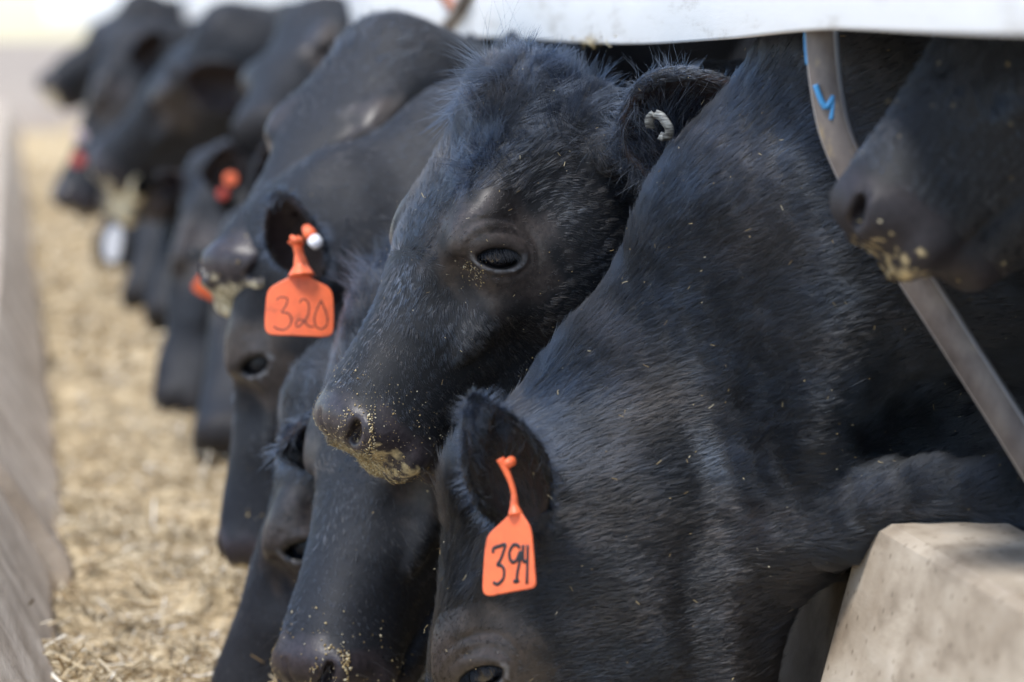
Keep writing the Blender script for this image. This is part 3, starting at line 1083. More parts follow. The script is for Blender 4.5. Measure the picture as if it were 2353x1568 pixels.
setp(wb, 'long white painted board with a wavy lower edge above the necks', 'board')
link('panel', me, M_white, wb)


def ray_x(px, py, x):
    dr_ = FW + RT * ((px - 1176.5) / FPX) - UP * ((py - 784.0) / FPX)
    return CAM + dr_ * ((x - CAM[0]) / dr_[0])


M_batten = weathered('old_batten', (0.22, 0.18, 0.15), (0.36, 0.33, 0.30), (0.48, 0.45, 0.42))
M_rust = mat('rust', (0.30, 0.13, 0.08), 0.8)
pp = [ray_x(1082, -30, XB - 0.012), ray_x(1050, 28, XB - 0.012), ray_x(1003, 82, XB - 0.012)]
V, F = tube(catmull(pp, 6), 0.010, 8)
mesh_join_obj('batten', V, F, M_batten, wb)
V, F = tube(catmull([ray_x(1005, -30, XB - 0.01), ray_x(1030, 5, XB - 0.01), ray_x(1048, 25, XB - 0.014)], 6), 0.010, 8)
mesh_join_obj('strap', V, F, M_rust, wb)

# unseen corrugated sheet added over the cattle to keep sky light off the necks
bm = bmesh.new()
rw = []
for x in np.arange(0.58, 5.2, 0.02):
    z = 2.20 + 0.16 * (x - 0.58) + 0.014 * math.sin(x * 2 * math.pi / 0.076)
    rw.append((bm.verts.new((x, -1.0, z)), bm.verts.new((x, 40.0, z)), bm.verts.new((x, -1.0, z + 0.006)), bm.verts.new((x, 40.0, z + 0.006))))
for a, b in zip(rw[:-1], rw[1:]):
    bm.faces.new((a[0], b[0], b[1], a[1])); bm.faces.new((a[2], a[3], b[3], b[2]))
me = bpy.data.meshes.new('shade_roof'); bm.to_mesh(me); bm.free()
setp(link('shade_roof', me, mat('galvanised_sheet', (0.30, 0.30, 0.31), 0.5, 0.5)), kind='structure')

# ---- curved steel divider
M_steel = mat('worn_steel', (0.25, 0.23, 0.22), 0.55, 0.5, Metallic=0.2)
nz, cr, _ = noise_col(M_steel, 18, [(0.36, (0.045, 0.034, 0.03)), (0.5, (0.105, 0.085, 0.078)), (0.62, (0.16, 0.135, 0.12)), (0.70, (0.34, 0.26, 0.15))], detail=9, vec=(1, 1, 0.6))
bump(M_steel, nz.outputs['Fac'], 0.4, 0.001)
M_edge = mat('pale_edge', (0.42, 0.40, 0.40), 0.35, 0.5, Metallic=0.6)  # paler metal for the edge faces of the bar
bar = [(1887, -30), (1888, 70), (1897, 180), (1917, 290), (1952, 380), (2005, 480), (2075, 595), (2150, 710), (2230, 835), (2310, 960), (2400, 1105), (2480, 1240)]
DB = 3.02
cen = catmull([W(x, y, DB - 0.0004 * max(0, x - 1900) * 0.3) for x, y in bar], 8)
T = nrm(np.gradient(cen, axis=0))
hw_, th = 0.0155, 0.0060
V = []
vdir = nrm(CAM - cen[20] + np.array([-1.1, 0, 0.1]))
for p, t in zip(cen, T):
    s_ = nrm(np.cross(t, vdir)); n_ = np.cross(s_, t)
    for a_, b_ in ((-1, -0.5), (-0.86, -1), (0.86, -1), (1, -0.5), (1, 0.5), (0.86, 1), (-0.86, 1), (-1, 0.5)):
        V.append(p + s_ * hw_ * a_ + n_ * th * b_)
V = np.array(V); k = 8; F = []
for i in range(len(cen) - 1):
    for q in range(k):
        F.append((i * k + q, i * k + (q + 1) % k, (i + 1) * k + (q + 1) % k, (i + 1) * k + q))
me = mesh_np('bar', V, np.array(F))
br_ = empty('divider_bar', tuple(cen[-1]))
setp(br_, 'curved worn steel divider bar with a blue paint mark', 'bar')
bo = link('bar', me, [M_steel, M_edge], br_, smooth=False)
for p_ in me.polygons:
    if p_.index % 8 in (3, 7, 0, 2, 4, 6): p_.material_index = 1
bm = bmesh.new(); bm.from_mesh(me); bmesh.ops.recalc_face_normals(bm, faces=bm.faces[:]); bm.to_mesh(me); bm.free()
M_blue = mat('blue_paint', (0.05, 0.26, 0.55), 0.5)
off = vdir * 0.0078
par = []
for st, rr in (([(1880, 196), (1886, 214), (1895, 236), (1904, 250)], 0.0030), ([(1903, 250), (1913, 238), (1922, 222)], 0.0030), ([(1921, 224), (1921, 240), (1919, 256), (1916, 276)], 0.0024)):
    par.append(tube(catmull([W(x, y, DB) + off for x, y in st], 5), rr, 6))
V, F = join(par)
mesh_join_obj('paint_mark', V, F, M_blue, br_)
par = [tube(catmull([W(x, y, DB + 0.004) + off * 0.2 for x, y in ((1851, 70), (1852, 110), (1856, 150))], 5), 0.0014, 6)]
V, F = join(par)
mesh_join_obj('paint_edge', V, F, M_blue, br_)

# ================================================================== the cattle
CRUST = dict(C=1.0, G=1.25, F=1.35, K=1.7, M=1.8, N=1.5, A=0.55, D=0.6, L=0.6)


def nk(*pts):
    return [(np.asarray(p, float), a, b) for p, a, b in pts]


TOCAM = -FW


def standard(cow_key, lms, d, body, label, vox=0.011, fur=0, rs=2.0, scale=1.0, ears=None, eyes=(1,), fine=False, prior=0.12, yh=0.0, seed=1, nw=1.0, mid=None, **kw):
    """neck from the back of the head to the shoulders"""
    R, s, o = solve_head(lms, d, scale, prior, yh, kw.get('tc'), kw.get('fk', 0.93))
    a = o + s * (R @ np.array([0.02, 0, -0.11]))
    body = np.asarray(body, float)
    sh = body + [0.0, 0, 0.02]
    m1 = a * 0.55 + sh * 0.45 - [0, 0, 0.04]
    neck = nk((a, 0.105 * nw, 0.085 * nw), (m1, 0.155 * nw, 0.10 * nw), (sh, 0.24, 0.18))
    if mid:
        neck = [neck[0]] + nk(*mid) + [neck[2]]
    c = Cow(cow_key, lms, d, neck, body, scale, vox, ears, fine, seed, prior, yh, **kw)
    c.crust = CRUST.get(cow_key, 0)
    build_cow(c, label, fur, rs, eyes)
    return c


# --- C: the cow in focus
C = Cow('C', dict(poll=(1235, 165, 0.8), eye=(1128, 575, 5), nostril=(842, 1015, 2.5), nose=(795, 1005, 1.5), brow=(1035, 380, 0.8), bridge=(965, 600, 1.5), bridge2=(885, 805),
                  snout=(825, 925), lip=(872, 1100, 1.5), rim=(1005, 1110, 2), ear=(1400, 380, 0.7)), 3.52,
        nk((W(1330, 490, 3.58), 0.115, 0.09), (W(1580, 520, 3.75), 0.15, 0.11), ((1.25, 3.86, 0.95), 0.23, 0.17)), (1.35, 3.9, 1.02),
        prior=0.004, scale=1.04, tc=(0.15, 0.90, 0.38), fk=0.76, vox=0.0038, fine=True, seed=11, neckk=0.06, xcut=1.12,
        ears={1: (W(1735, 235, 3.37), TOCAM * 0.95 + UP * -0.15 - RT * 0.1, 0.068, W(1430, 345, 3.43)), -1: 'none'})
C.crust = CRUST.get('C', 0)
build_cow(C, 'black cow in sharp focus at the centre, head half lowered, muzzle crusted with feed', 420000, 1.0, (1,), True)

# --- B: the cow with the tag 394
B = Cow('B', dict(poll=(1075, 1085), eye=(1092, 1560, 2), brow=(1003, 1330, 1.5), bridge=(1040, 1640, 0.5), ear=(1215, 1200, 1.0), jaw=(1640, 1420, 0.8)), 3.33,
        nk((W(1350, 1270, 3.36), 0.125, 0.085), (W(1570, 1085, 3.37), 0.165, 0.10), (W(1915, 715, 3.37), 0.215, 0.13), (W(2225, 400, 3.36), 0.255, 0.16), ((1.30, 3.22, 1.05), 0.30, 0.2)), (1.40, 3.2, 1.0),
        vox=0.0042, fine=True, seed=21, neckk=0.07, xcut=1.16,
        ears={1: (W(1090, 925, 3.12), TOCAM * 0.85 + RT * 0.25 - UP * 0.1, 0.041, W(1222, 1225, 3.19)), -1: 'none'},
        extra=[('sub', W(2060, 1000, 3.20), W(2420, 965, 3.10), 0.048, 0.060, 0.17, 0.20, (0, 1, 0), 0.05),
               ('add', W(1850, 560, 3.27), W(1830, 1000, 3.22), 0.030, 0.022, 0.045, 0.030, (0, 1, 0), 0.12),
               ('sub', W(1640, 620, 3.10), W(1680, 1000, 3.09), 0.03, 0.03, 0.10, 0.09, (0, 1, 0), 0.12),
               ('sub', W(1830, 1010, 3.02), W(1900, 1190, 3.02), 0.02, 0.02, 0.155, 0.15, (0, 1, 0), 0.06),
               ('add', W(1690, 1330, 3.34), W(1790, 1400, 3.34), 0.055, 0.045, 0.06, 0.05, (0, 1, 0), 0.08),
               ('add', W(1600, 1450, 3.34), W(1690, 1640, 3.34), 0.055, 0.055, 0.06, 0.06, (0, 1, 0), 0.08),
               ('sub', W(1925, 1440, 3.27), W(1880, 1720, 3.27), 0.045, 0.050, 0.26, 0.26, (0, 1, 0), 0.03),
               ('sub', W(1400, 1440, 3.03), W(1450, 1560, 3.03), 0.04, 0.04, 0.12, 0.12, (0, 1, 0), 0.10),
               ('add', W(1625, 1340, 3.29), W(1640, 1620, 3.29), 0.022, 0.024, 0.045, 0.045, (0, 1, 0), 0.07),
               ('add', W(1830, 1215, 3.27), W(1945, 1200, 3.24), 0.030, 0.024, 0.045, 0.034, (0, 1, 0), 0.09),
               ('add', W(1945, 1200, 3.24), W(2040, 1150, 3.22), 0.024, 0.024, 0.034, 0.034, (0, 1, 0), 0.04),
               ('add', W(2040, 1150, 3.22), W(2140, 1128, 3.20), 0.024, 0.024, 0.034, 0.034, (0, 1, 0), 0.03),
               ('add', W(2140, 1128, 3.20), W(2270, 1135, 3.18), 0.024, 0.026, 0.034, 0.034, (0, 1, 0), 0.03),
               ('add', W(2270, 1135, 3.18), W(2480, 1290, 3.16), 0.026, 0.034, 0.034, 0.04, (0, 1, 0), 0.03)])
B.crust = 0
build_cow(B, 'black cow in front with its head straight down and the 394 tag in its ear', 560000, 1.05, (1,), True, lscale=1.35)

# --- A: nearest nose, upper right
A = Cow('A', dict(nose=(1955, 490, 1.5), nostril=(2010, 500, 1.0), snout=(2010, 378), bridge2=(2100, 250), bridge=(2210, 100), chin=(2110, 700), lip=(2030, 640)), 2.86,
        nk((W(2560, 330, 2.9), 0.12, 0.09), (W(2900, 200, 2.9), 0.17, 0.11), ((1.6, 2.6, 1.05), 0.24, 0.17)), (1.75, 2.6, 1.02),
        vox=0.0065, fine=True, seed=31, xcut=1.5, prior=1.5, ears={1: 'none', -1: 'none'})
A.crust = CRUST.get('A', 0)
build_cow(A, 'nearest black cow, only its blurred muzzle entering at the upper right before the steel bar', 60000, 1.5, (1,), False)

# --- D: below the focused cow's muzzle
D = Cow('D', dict(poll=(880, 640), nose=(680, 1530), nostril=(762, 1550, 1.3), bridge2=(715, 1370), bridge=(755, 1170), corner=(960, 1440)), 3.78,
        nk((W(1000, 830, 3.84), 0.10, 0.085), (W(1250, 830, 4.0), 0.14, 0.10), ((1.2, 4.35, 0.85), 0.23, 0.17)), (1.32, 4.4, 0.98),
        vox=0.005, fine=True, seed=41, xcut=1.1,
        ears={1: 'none', -1: 'none'})
D.hole = False
D.crust = CRUST.get('D', 0)
build_cow(D, 'black cow head down below the focused muzzle, feed specks round its nostril', 160000, 1.15, ())

standard('E', dict(poll=(770, 790), eye=(690, 1275), brow=(600, 1130), bridge=(572, 1330), bridge2=(540, 1480)), 4.05, (1.32, 4.85, 0.9),
         'black cow with shaggy ear, head down left of the two nearer lowered heads', 0.007, 60000, 1.5, seed=51, fine=True, mid=[(W(900, 950, 4.1), 0.10, 0.09), (W(1200, 930, 4.4), 0.14, 0.11)],
         ears={1: (W(640, 1040, 3.86), TOCAM * 0.8 - UP * 0.6, 0.042, W(780, 960, 3.93)), -1: 'none'})
Fc = standard('F', dict(poll=(690, 490), eye=(566, 862, 2), bridge=(535, 900), brow=(525, 760), bridge2=(565, 1060), nose=(590, 1250, 1.5)), 4.36, (1.32, 5.5, 1.06),
              'black cow with its head straight down and the 320 tag in its ear', 0.007, 60000, 1.6, seed=61, fine=True, nw=1.1, tc=(-0.1, 0.95, -0.28), mid=[(W(880, 610, 4.33), 0.15, 0.12), (W(1140, 530, 4.40), 0.185, 0.14), (W(1348, 390, 4.7), 0.20, 0.14)],
              ears={1: (W(640, 440, 4.10), TOCAM * 0.8 - RT * 0.3 - UP * 0.5, 0.042, W(728, 645, 4.17)), -1: 'none'})
G = standard('G', dict(poll=(930, 80), eye=(825, 352, 2), bridge=(690, 400), brow=(760, 240), bridge2=(635, 510), snout=(585, 575), nose=(560, 620, 2), nostril=(595, 640, 2), lip=(580, 690, 2)), 4.42, (1.35, 6.0, 1.05),
             'black cow with a bluish face and feed crusted on its muzzle, above the 320 tag', 0.008, 60000, 1.7, seed=71, fine=True, tc=(0.55, 0.62, 0.55), fk=0.95, mid=[(W(1010, 330, 4.75), 0.14, 0.09), (W(1150, 330, 5.1), 0.15, 0.11)], ears={1: 'none', -1: 'none'})
standard('Q', dict(poll=(560, 560), brow=(455, 700), bridge=(470, 830), nose=(515, 1060)), 5.95, (1.35, 6.7, 1.02),
         'black cow mostly hidden with its chin in the feed behind the 320 cow', 0.011, 14000, 2.5, seed=81, scale=1.12, nw=1.15)
standard('J', dict(poll=(465, 400), brow=(395, 560), bridge=(375, 700), bridge2=(385, 830), nose=(400, 945), ear=(500, 420)), 6.7, (1.35, 7.3, 1.05),
         'black cow with small bright tags in its ear, nose in the feed', 0.011, 16000, 2.5, seed=91, scale=1.12, nw=1.15,
         ears={1: (W(522, 330, 6.52), TOCAM * 0.8, 0.05, W(515, 450, 6.57)), -1: (W(360, 400, 6.75), TOCAM * 0.5, 0.04)})
standard('H', dict(poll=(750, 8), eye=(745, 138, 1.5), brow=(640, 60), bridge=(600, 170), nostril=(645, 278), nose=(600, 290)), 6.8, (1.35, 8.0, 1.1),
         'black cow with raised head and dark eye behind the bluish face', 0.011, 16000, 2.5, seed=101, scale=1.1, nw=1.15)
standard('K', dict(poll=(490, 60), brow=(400, 110), bridge=(315, 215), bridge2=(265, 300), nose=(215, 375), nostril=(250, 380), eye=(400, 235)), 8.0, (1.35, 9.2, 1.1),
         'black cow with a large brown lined ear and pale feed on its nose', 0.012, 16000, 2.8, seed=111, scale=1.1, nw=1.15,
         ears={1: (W(605, 205, 7.75), TOCAM * 0.9 - UP * 0.5, 0.075, W(420, 175, 7.75)), -1: 'none'})
standard('N', dict(poll=(440, 230), bridge=(350, 330), nose=(275, 440), chin=(330, 470)), 8.3, (1.35, 9.9, 1.0),
         'black cow with a pale wet nose just below the brown eared cow', 0.014, 9000, 3.5, seed=121, scale=1.15, nw=1.15)
standard('R', dict(poll=(400, 300), brow=(310, 460), bridge=(285, 560), nose=(330, 690)), 9.2, (1.35, 9.9, 1.0),
         'black cow with its head down in shadow beside the white tag', 0.014, 9000, 3.5, seed=131, scale=1.15, nw=1.15)
standard('L', dict(poll=(280, 120), brow=(185, 170), bridge=(165, 260), nose=(170, 470), chin=(230, 520)), 9.6, (1.35, 10.6, 1.05),
         'black cow with a red tag low on its head, near the far end', 0.014, 9000, 3.5, seed=141, scale=1.12, nw=1.15)
standard('M', dict(poll=(285, 45), brow=(215, 65), bridge=(180, 100), nose=(140, 165), chin=(170, 200)), 13.0, (1.35, 17.0, 1.05),
         'farthest black cow, its muzzle pale with feed against the lane', 0.016, 6000, 5, seed=151, scale=1.15, nw=1.15, tc=(0.2, 0.85, 0.4))

standard('S', dict(poll=(435, 330), brow=(375, 460), bridge=(355, 560), nose=(370, 745)), 8.2, (1.35, 9.5, 1.0),
         'dark cow head between the white tag and the head with bright ear tags', 0.014, 9000, 3.2, seed=161, scale=1.1, nw=1.1)
standard('U', dict(poll=(320, 320), brow=(250, 400), bridge=(235, 460), nose=(255, 580)), 10.8, (1.35, 12.2, 1.0),
         'black cow nearly hidden, a dark head just right of the far dark red button', 0.016, 6000, 4, seed=171, scale=1.1, nw=1.1)
# ================================================================== tags, clip, crumbs, whiskers
def plane_hit(px, py, c, n):
    dr_ = FW + RT * ((px - 1176.5) / FPX) - UP * ((py - 784.0) / FPX)
    return CAM + dr_ * (((c - CAM) @ n) / (dr_ @ n))


def poly_plate(pts, n, th):
    """flat plate with rounded rim from outline points"""
    bm = bmesh.new()
    ctr = np.mean(pts, 0)
    rings = []
    for off, sh in ((-th / 2, 0.97), (-th / 4, 1.0), (th / 4, 1.0), (th / 2, 0.97)):
        r = []
        for i, p in enumerate(pts):
            a, b = pts[i - 1], pts[(i + 1) % len(pts)]
            t = nrm(b - a); inn = np.cross(n, t)
            q = p + n * off + (nrm(np.cross(n, t)) * (0.0009 if sh < 1 else 0)) * SGN[0]
            r.append(bm.verts.new(q))
        rings.append(r)
    m = len(pts)
    for a, b in zip(rings[:-1], rings[1:]):
        for i in range(m):
            bm.faces.new((a[i], a[(i + 1) % m], b[(i + 1) % m], b[i]))
    f1 = bm.faces.new(rings[0][::-1]); f2 = bm.faces.new(rings[-1])
    bmesh.ops.triangulate(bm, faces=[f1, f2])
    bmesh.ops.recalc_face_normals(bm, faces=bm.faces[:])
    return bm


SGN = [1]


def smooth_outline(P2, n=4):
    P = np.asarray(P2, float)
    m = len(P); out = []
    for i in range(m):
        a, b, c, d = P[i - 1], P[i], P[(i + 1) % m], P[(i + 2) % m]
        for t in np.linspace(0, 1, n, endpoint=False):
            out.append(0.5 * (2 * b + (c - a) * t + (2 * a - 5 * b + 4 * c - d) * t * t + (3 * b - a - 3 * c + d) * t ** 3))
    return np.array(out)


def area2(P):
    x, y = P[:, 0], P[:, 1]
    return 0.5 * np.sum(x * np.roll(y, -1) - np.roll(x, -1) * y)


M_tag = mat('orange_plastic', (0.86, 0.16, 0.055), 0.42, 0.4)
M_tag.node_tree.nodes['Principled BSDF'].inputs['Subsurface Weight'].default_value = 0.15
M_tag.node_tree.nodes['Principled BSDF'].inputs['Subsurface Radius'].default_value = (0.004, 0.001, 0.0005)
nz, cr, _ = noise_col(M_tag, 60, [(0.28, (0.50, 0.11, 0.045)), (0.42, (0.80, 0.155, 0.058)), (0.6, (0.90, 0.175, 0.062))], detail=9)
M_redtag = mat('dark_red_plastic', (0.45, 0.05, 0.03), 0.5)
M_ink = mat('marker_ink', (0.012, 0.012, 0.015), 0.5)
M_whitetag = mat('white_plastic', (0.75, 0.75, 0.78), 0.4)
M_clip = mat('scratched_metal', (0.42, 0.43, 0.42), 0.5, 0.4)
nz, cr, _ = noise_col(M_clip, 90, [(0.42, (0.05, 0.05, 0.05)), (0.5, (0.13, 0.135, 0.13)), (0.7, (0.26, 0.27, 0.26))], vec=(1, 1, 6), detail=4)


def ear_tag(label, outline, stem, strokes, c, n, m, ink=0.0016, group='orange ear tags', smooth=4, stem_r=None):
    n = nrm(n)
    if n @ FW > 0: n = -n
    root = empty('ear_tag', tuple(c))
    setp(root, label, 'ear tag', group)
    P2 = smooth_outline(outline, smooth)
    SGN[0] = 1 if area2(P2) < 0 else -1
    pts = [plane_hit(x, y, c, n) for x, y in P2]
    # slight bow of the panel
    bm = poly_plate(pts, n, 0.0022)
    ax = nrm(np.cross(n, UP))
    for v in bm.verts:
        w_ = (np.array(v.co) - c) @ ax
        v.co = v.co + Vector(n * (-2.2 * w_ * w_))
    me = bpy.data.meshes.new('panel'); bm.to_mesh(me); bm.free()
    link('panel', me, m, root, smooth=False)
    if stem:
        sp = [plane_hit(x, y, c + n * z, n) for x, y, z in stem]
        cc = catmull(sp, 6)
        rr = np.interp(np.linspace(0, 1, len(cc)), np.linspace(0, 1, len(stem_r)), stem_r)
        V, F = tube(cc, rr, 8)
        mesh_join_obj('stem', V, F, m, root)
    if strokes:
        par = []
        for st in strokes:
            w3 = []
            for x, y in catmull(np.array([(a, b, 0) for a, b in st]), 5)[:, :2]:
                p = plane_hit(x, y, c, n)
                w_ = (p - c) @ ax
                w3.append(p + n * (-2.2 * w_ * w_ + 0.0010))
            V, F = tube(w3, ink, 6)
            # press the ink flat on the panel
            ctr = np.repeat(np.array(w3), 6, 0)
            body = V[:len(ctr)]; dlt = body - ctr
            body = ctr + dlt - (dlt @ n)[:, None] * n * 0.8
            V = np.vstack([body, V[len(ctr):]])
            par.append((V, F))
        V, F = join(par)
        mesh_join_obj('number', V, F, M_ink, root)
    return root


def c6(x, y): return ((1000 + x / 2.6144) * .9191, (1200 + y / 2.6144) * .9191)
def c5(x, y): return ((500 + x / 2.074) * .9191, (950 + y / 2.074) * .9191)
def c4(x, y): return ((350 + x / 2.24) * .9191, (400 + y / 2.24) * .9191)


n394 = nrm(-FW * 0.74 - RT * 0.62 + UP * 0.05)
ear_tag('orange ear tag with 394 handwritten, hanging from the lowered front head',
        [c6(*p) for p in [(735, 170), (722, 218), (690, 255), (640, 300), (590, 345), (563, 390), (549, 470), (540, 580), (535, 690), (541, 735), (562, 754), (600, 757), (650, 748), (740, 730), (840, 712), (868, 700), (876, 670), (872, 600), (866, 500), (860, 420), (855, 360), (843, 305), (818, 258), (790, 215), (770, 185), (755, 165)]],
        [(*c5(1556, 408), 0.010), (*c5(1580, 455), 0.007), (*c5(1608, 520), 0.004), (*c5(1628, 590), 0.001), (*c5(1630, 650), 0.0), (*c5(1636, 700), 0.0)],
        [[c6(*p) for p in st] for st in (
            [(612, 480), (614, 450), (650, 436), (692, 424), (684, 465), (664, 520), (642, 556), (668, 562), (686, 592), (682, 642), (660, 670), (635, 684), (612, 668)],
            [(787, 448), (768, 426), (742, 430), (722, 468), (722, 510), (742, 540), (768, 518), (786, 470), (784, 530), (772, 600), (764, 662)],
            [(744, 662), (764, 666), (782, 656)],
            [(806, 424), (804, 490), (808, 534), (826, 530)],
            [(832, 424), (831, 530), (826, 682)])],
        W(1165, 1270, 3.06), n394, M_tag, ink=0.0022, stem_r=[0.0042, 0.0036, 0.0028, 0.0028, 0.0040, 0.0075])
# second strap end showing beside the stem, inside the ear
r0 = [o for o in COL.objects if o.name.startswith('ear_tag')][-1]
V, F = tube([W(*c5(1575, 438), 3.062), W(*c5(1600, 432), 3.055), W(*c5(1618, 420), 3.06)], [0.0035, 0.0045, 0.0050], 8)
mesh_join_obj('stud', V, F, M_tag, r0)

ear_tag('orange ear tag with 320 handwritten, hanging before a dark neck',
        [c4(*p) for p in [(873, 632), (850, 650), (790, 680), (735, 712), (713, 750), (705, 820), (700, 900), (703, 945), (720, 970), (760, 981), (860, 985), (960, 989), (1040, 990), (1076, 972), (1085, 930), (1086, 850), (1083, 780), (1074, 738), (1050, 708), (1000, 683), (955, 655), (940, 632)]],
        [(*c4(858, 440), 0.004), (*c4(880, 478), 0.003), (*c4(892, 530), 0.001), (*c4(902, 590), 0.0), (*c4(906, 650), 0.0)],
        [[c4(*p) for p in st] for st in (
            [(765, 784), (790, 769), (826, 779), (815, 822), (795, 853), (830, 860), (848, 890), (840, 926), (810, 951), (770, 946), (750, 930)],
            [(895, 802), (905, 784), (930, 786), (946, 820), (940, 870), (915, 910), (885, 936), (872, 920), (890, 895), (920, 905), (940, 930), (975, 936)],
            [(1013, 788), (985, 850), (975, 900), (990, 938), (1020, 946), (1046, 920), (1046, 870), (1028, 822), (1013, 788)])],
        W(690, 705, 3.90), -FW * 0.97 + RT * 0.1 + UP * 0.15, M_tag, ink=0.0011, stem_r=[0.0085, 0.0060, 0.0060, 0.009, 0.017])
r0 = [o for o in COL.objects if o.name.startswith('ear_tag')][-1]
V, F = tube([W(*c4(848, 430), 3.895), W(*c4(868, 452), 3.89), W(*c4(896, 452), 3.895), W(*c4(905, 470), 3.90)], [0.003, 0.005, 0.005, 0.004], 8)
mesh_join_obj('stud', V, F, M_tag, r0)
bt = empty('ear_button', tuple(W(*c4(970, 440), 4.03)))
setp(bt, 'small orange ear button with a white tip above the 320 tag', 'ear button')
V, F = tube([W(*c4(932, 384), 4.03), W(*c4(950, 412), 4.02), W(*c4(972, 446), 4.02)], [0.006, 0.0085, 0.0085], 10)
mesh_join_obj('back', V, F, M_tag, bt)
V, F = tube([W(*c4(974, 448), 4.018), W(*c4(992, 470), 4.012), W(*c4(1006, 490), 4.012)], [0.0088, 0.0085, 0.005], 10)
mesh_join_obj('tip', V, F, M_whitetag, bt)

ear_tag('orange ear tag half hidden behind a feed crusted muzzle',
        [(492, 600), (470, 622), (448, 652), (446, 664), (458, 676), (500, 694), (560, 716), (580, 705), (590, 650), (560, 610)],
        None, None, W(505, 655, 5.6), -FW + RT * 0.5, M_tag)
ear_tag('white blurred tag low at the edge of the feed',
        [(262, 520), (245, 535), (238, 560), (240, 590), (252, 602), (270, 598), (280, 570), (282, 535), (275, 520)],
        None, None, W(260, 560, 7.6), -FW + RT * 0.2, M_whitetag, group='pale blurred tags in the distance')
for lab, x, y, d, r, m in (('bright orange round button in a blurred ear', 530, 412, 6.42, 0.0130, M_tag), ('dull orange button just below a brighter one', 512, 446, 6.44, 0.0110, M_redtag),
                           ('grey pink button above the dark red one in the distance', 185, 314, 9.2, 0.020, mat('pink_grey_plastic', (0.42, 0.34, 0.36), 0.5)), ('dark red button on a far head beside the lane', 180, 368, 9.22, 0.020, M_redtag)):
    bm = bmesh.new()
    bmesh.ops.create_uvsphere(bm, u_segments=20, v_segments=10, radius=r)
    for v in bm.verts: v.co.z *= 0.22
    me = bpy.data.meshes.new('ear_button'); bm.to_mesh(me); bm.free()
    o = link('ear_button', me, m)
    o.location = W(x, y, d); o.rotation_euler = Vector(nrm(-FW + UP * 0.1)).to_track_quat('Z', 'Y').to_euler()
    setp(o, lab, 'ear button', 'round ear buttons')


def c7(x, y): return ((1400 + x / 3.136) * .9191, (100 + y / 3.136) * .9191)


ring = catmull([W(*c7(x, y), d) for x, y, d in ((700, 690, 3.345), (688, 640, 3.34), (704, 592, 3.335), (745, 572, 3.33), (795, 592, 3.325), (840, 650, 3.32), (868, 705, 3.32), (862, 755, 3.325), (828, 778, 3.33), (785, 762, 3.335))], 5)
ring = ring.mean(0) + (ring - ring.mean(0)) * 0.88
T = nrm(np.gradient(ring, axis=0)); V = []; F = []
axw = nrm(-FW * 0.55 + RT * 0.8 + UP * 0.1)
for p, t in zip(ring, T):
    s_ = nrm(axw - t * (axw @ t)); n_ = np.cross(s_, t)
    for a_, b_ in ((-1, -1), (1, -1), (1, 1), (-1, 1)):
        V.append(p + s_ * 0.0045 * a_ + n_ * 0.0017 * b_)
for i in range(len(ring) - 1):
    for q in range(4):
        F.append((i * 4 + q, i * 4 + (q + 1) % 4, (i + 1) * 4 + (q + 1) % 4, (i + 1) * 4 + q))
e_ = (len(ring) - 1) * 4
F += [(3, 2, 1, 0), (e_, e_ + 1, e_ + 2, e_ + 3)]
me = mesh_np('ear_clip', np.array(V), np.array(F))
bm = bmesh.new(); bm.from_mesh(me); bmesh.ops.recalc_face_normals(bm, faces=bm.faces[:]); bm.to_mesh(me); bm.free()
setp(link('ear_clip', me, M_clip, smooth=False), 'scratched grey metal clip curled in the dark ear of the focused cow', 'ear clip')


# ---- crumbs and straw bits stuck on the animals
def surf_samples(key, n, wfun, seed):
    cow, V, F = BUILT[key]
    r = np.random.default_rng(seed)
    T = np.concatenate([F[:, [0, 1, 2]], F[:, [0, 2, 3]]])
    a, b, c = V[T[:, 0]], V[T[:, 1]], V[T[:, 2]]
    cn = np.cross(b - a, c - a); cen = (a + b + c) / 3
    q = cow.loc(cen.astype(np.float32)).astype(float)
    w = np.linalg.norm(cn, axis=1) * wfun(cen, q, cow)
    u, v, d = proj(cen)
    fn = nrm(cn)
    w = w * (u > -40) * (u < 2400) * (v > -40) * (v < 1620) * ((fn * nrm(CAM - cen)).sum(1) > -0.2)
    pick = r.choice(len(T), n, p=w / w.sum())
    k = r.dirichlet((1, 1, 1), n)
    P = a[pick] * k[:, :1] + b[pick] * k[:, 1:2] + c[pick] * k[:, 2:]
    return P, fn[pick], r


def crumbs(P, Nn, r, smin_, smax_, lift=0.001):
    """little irregular lumps"""
    n = len(P)
    base = np.array([(1, 0, 0), (-1, 0, 0), (0, 1, 0), (0, -1, 0), (0, 0, 1), (0, 0, -1)], float)
    s = np.exp(r.uniform(math.log(smin_), math.log(smax_), n))
    t = nrm(np.cross(Nn, r.normal(size=(n, 3)))); b = np.cross(Nn, t)
    V = P[:, None] + Nn[:, None] * lift
    sc_ = s[:, None] * r.uniform(0.6, 1.4, (n, 6))
    V = V + (base[None, :, 0:1] * t[:, None] * 1.5 + base[None, :, 1:2] * b[:, None] + base[None, :, 2:3] * Nn[:, None] * 0.4) * sc_[:, :, None]
    tri = [(0, 2, 4), (2, 1, 4), (1, 3, 4), (3, 0, 4), (2, 0, 5), (1, 2, 5), (3, 1, 5), (0, 3, 5)]
    F = (np.arange(n)[:, None, None] * 6 + np.array(tri)[None]).reshape(-1, 3)
    return V.reshape(-1, 3), F, 6


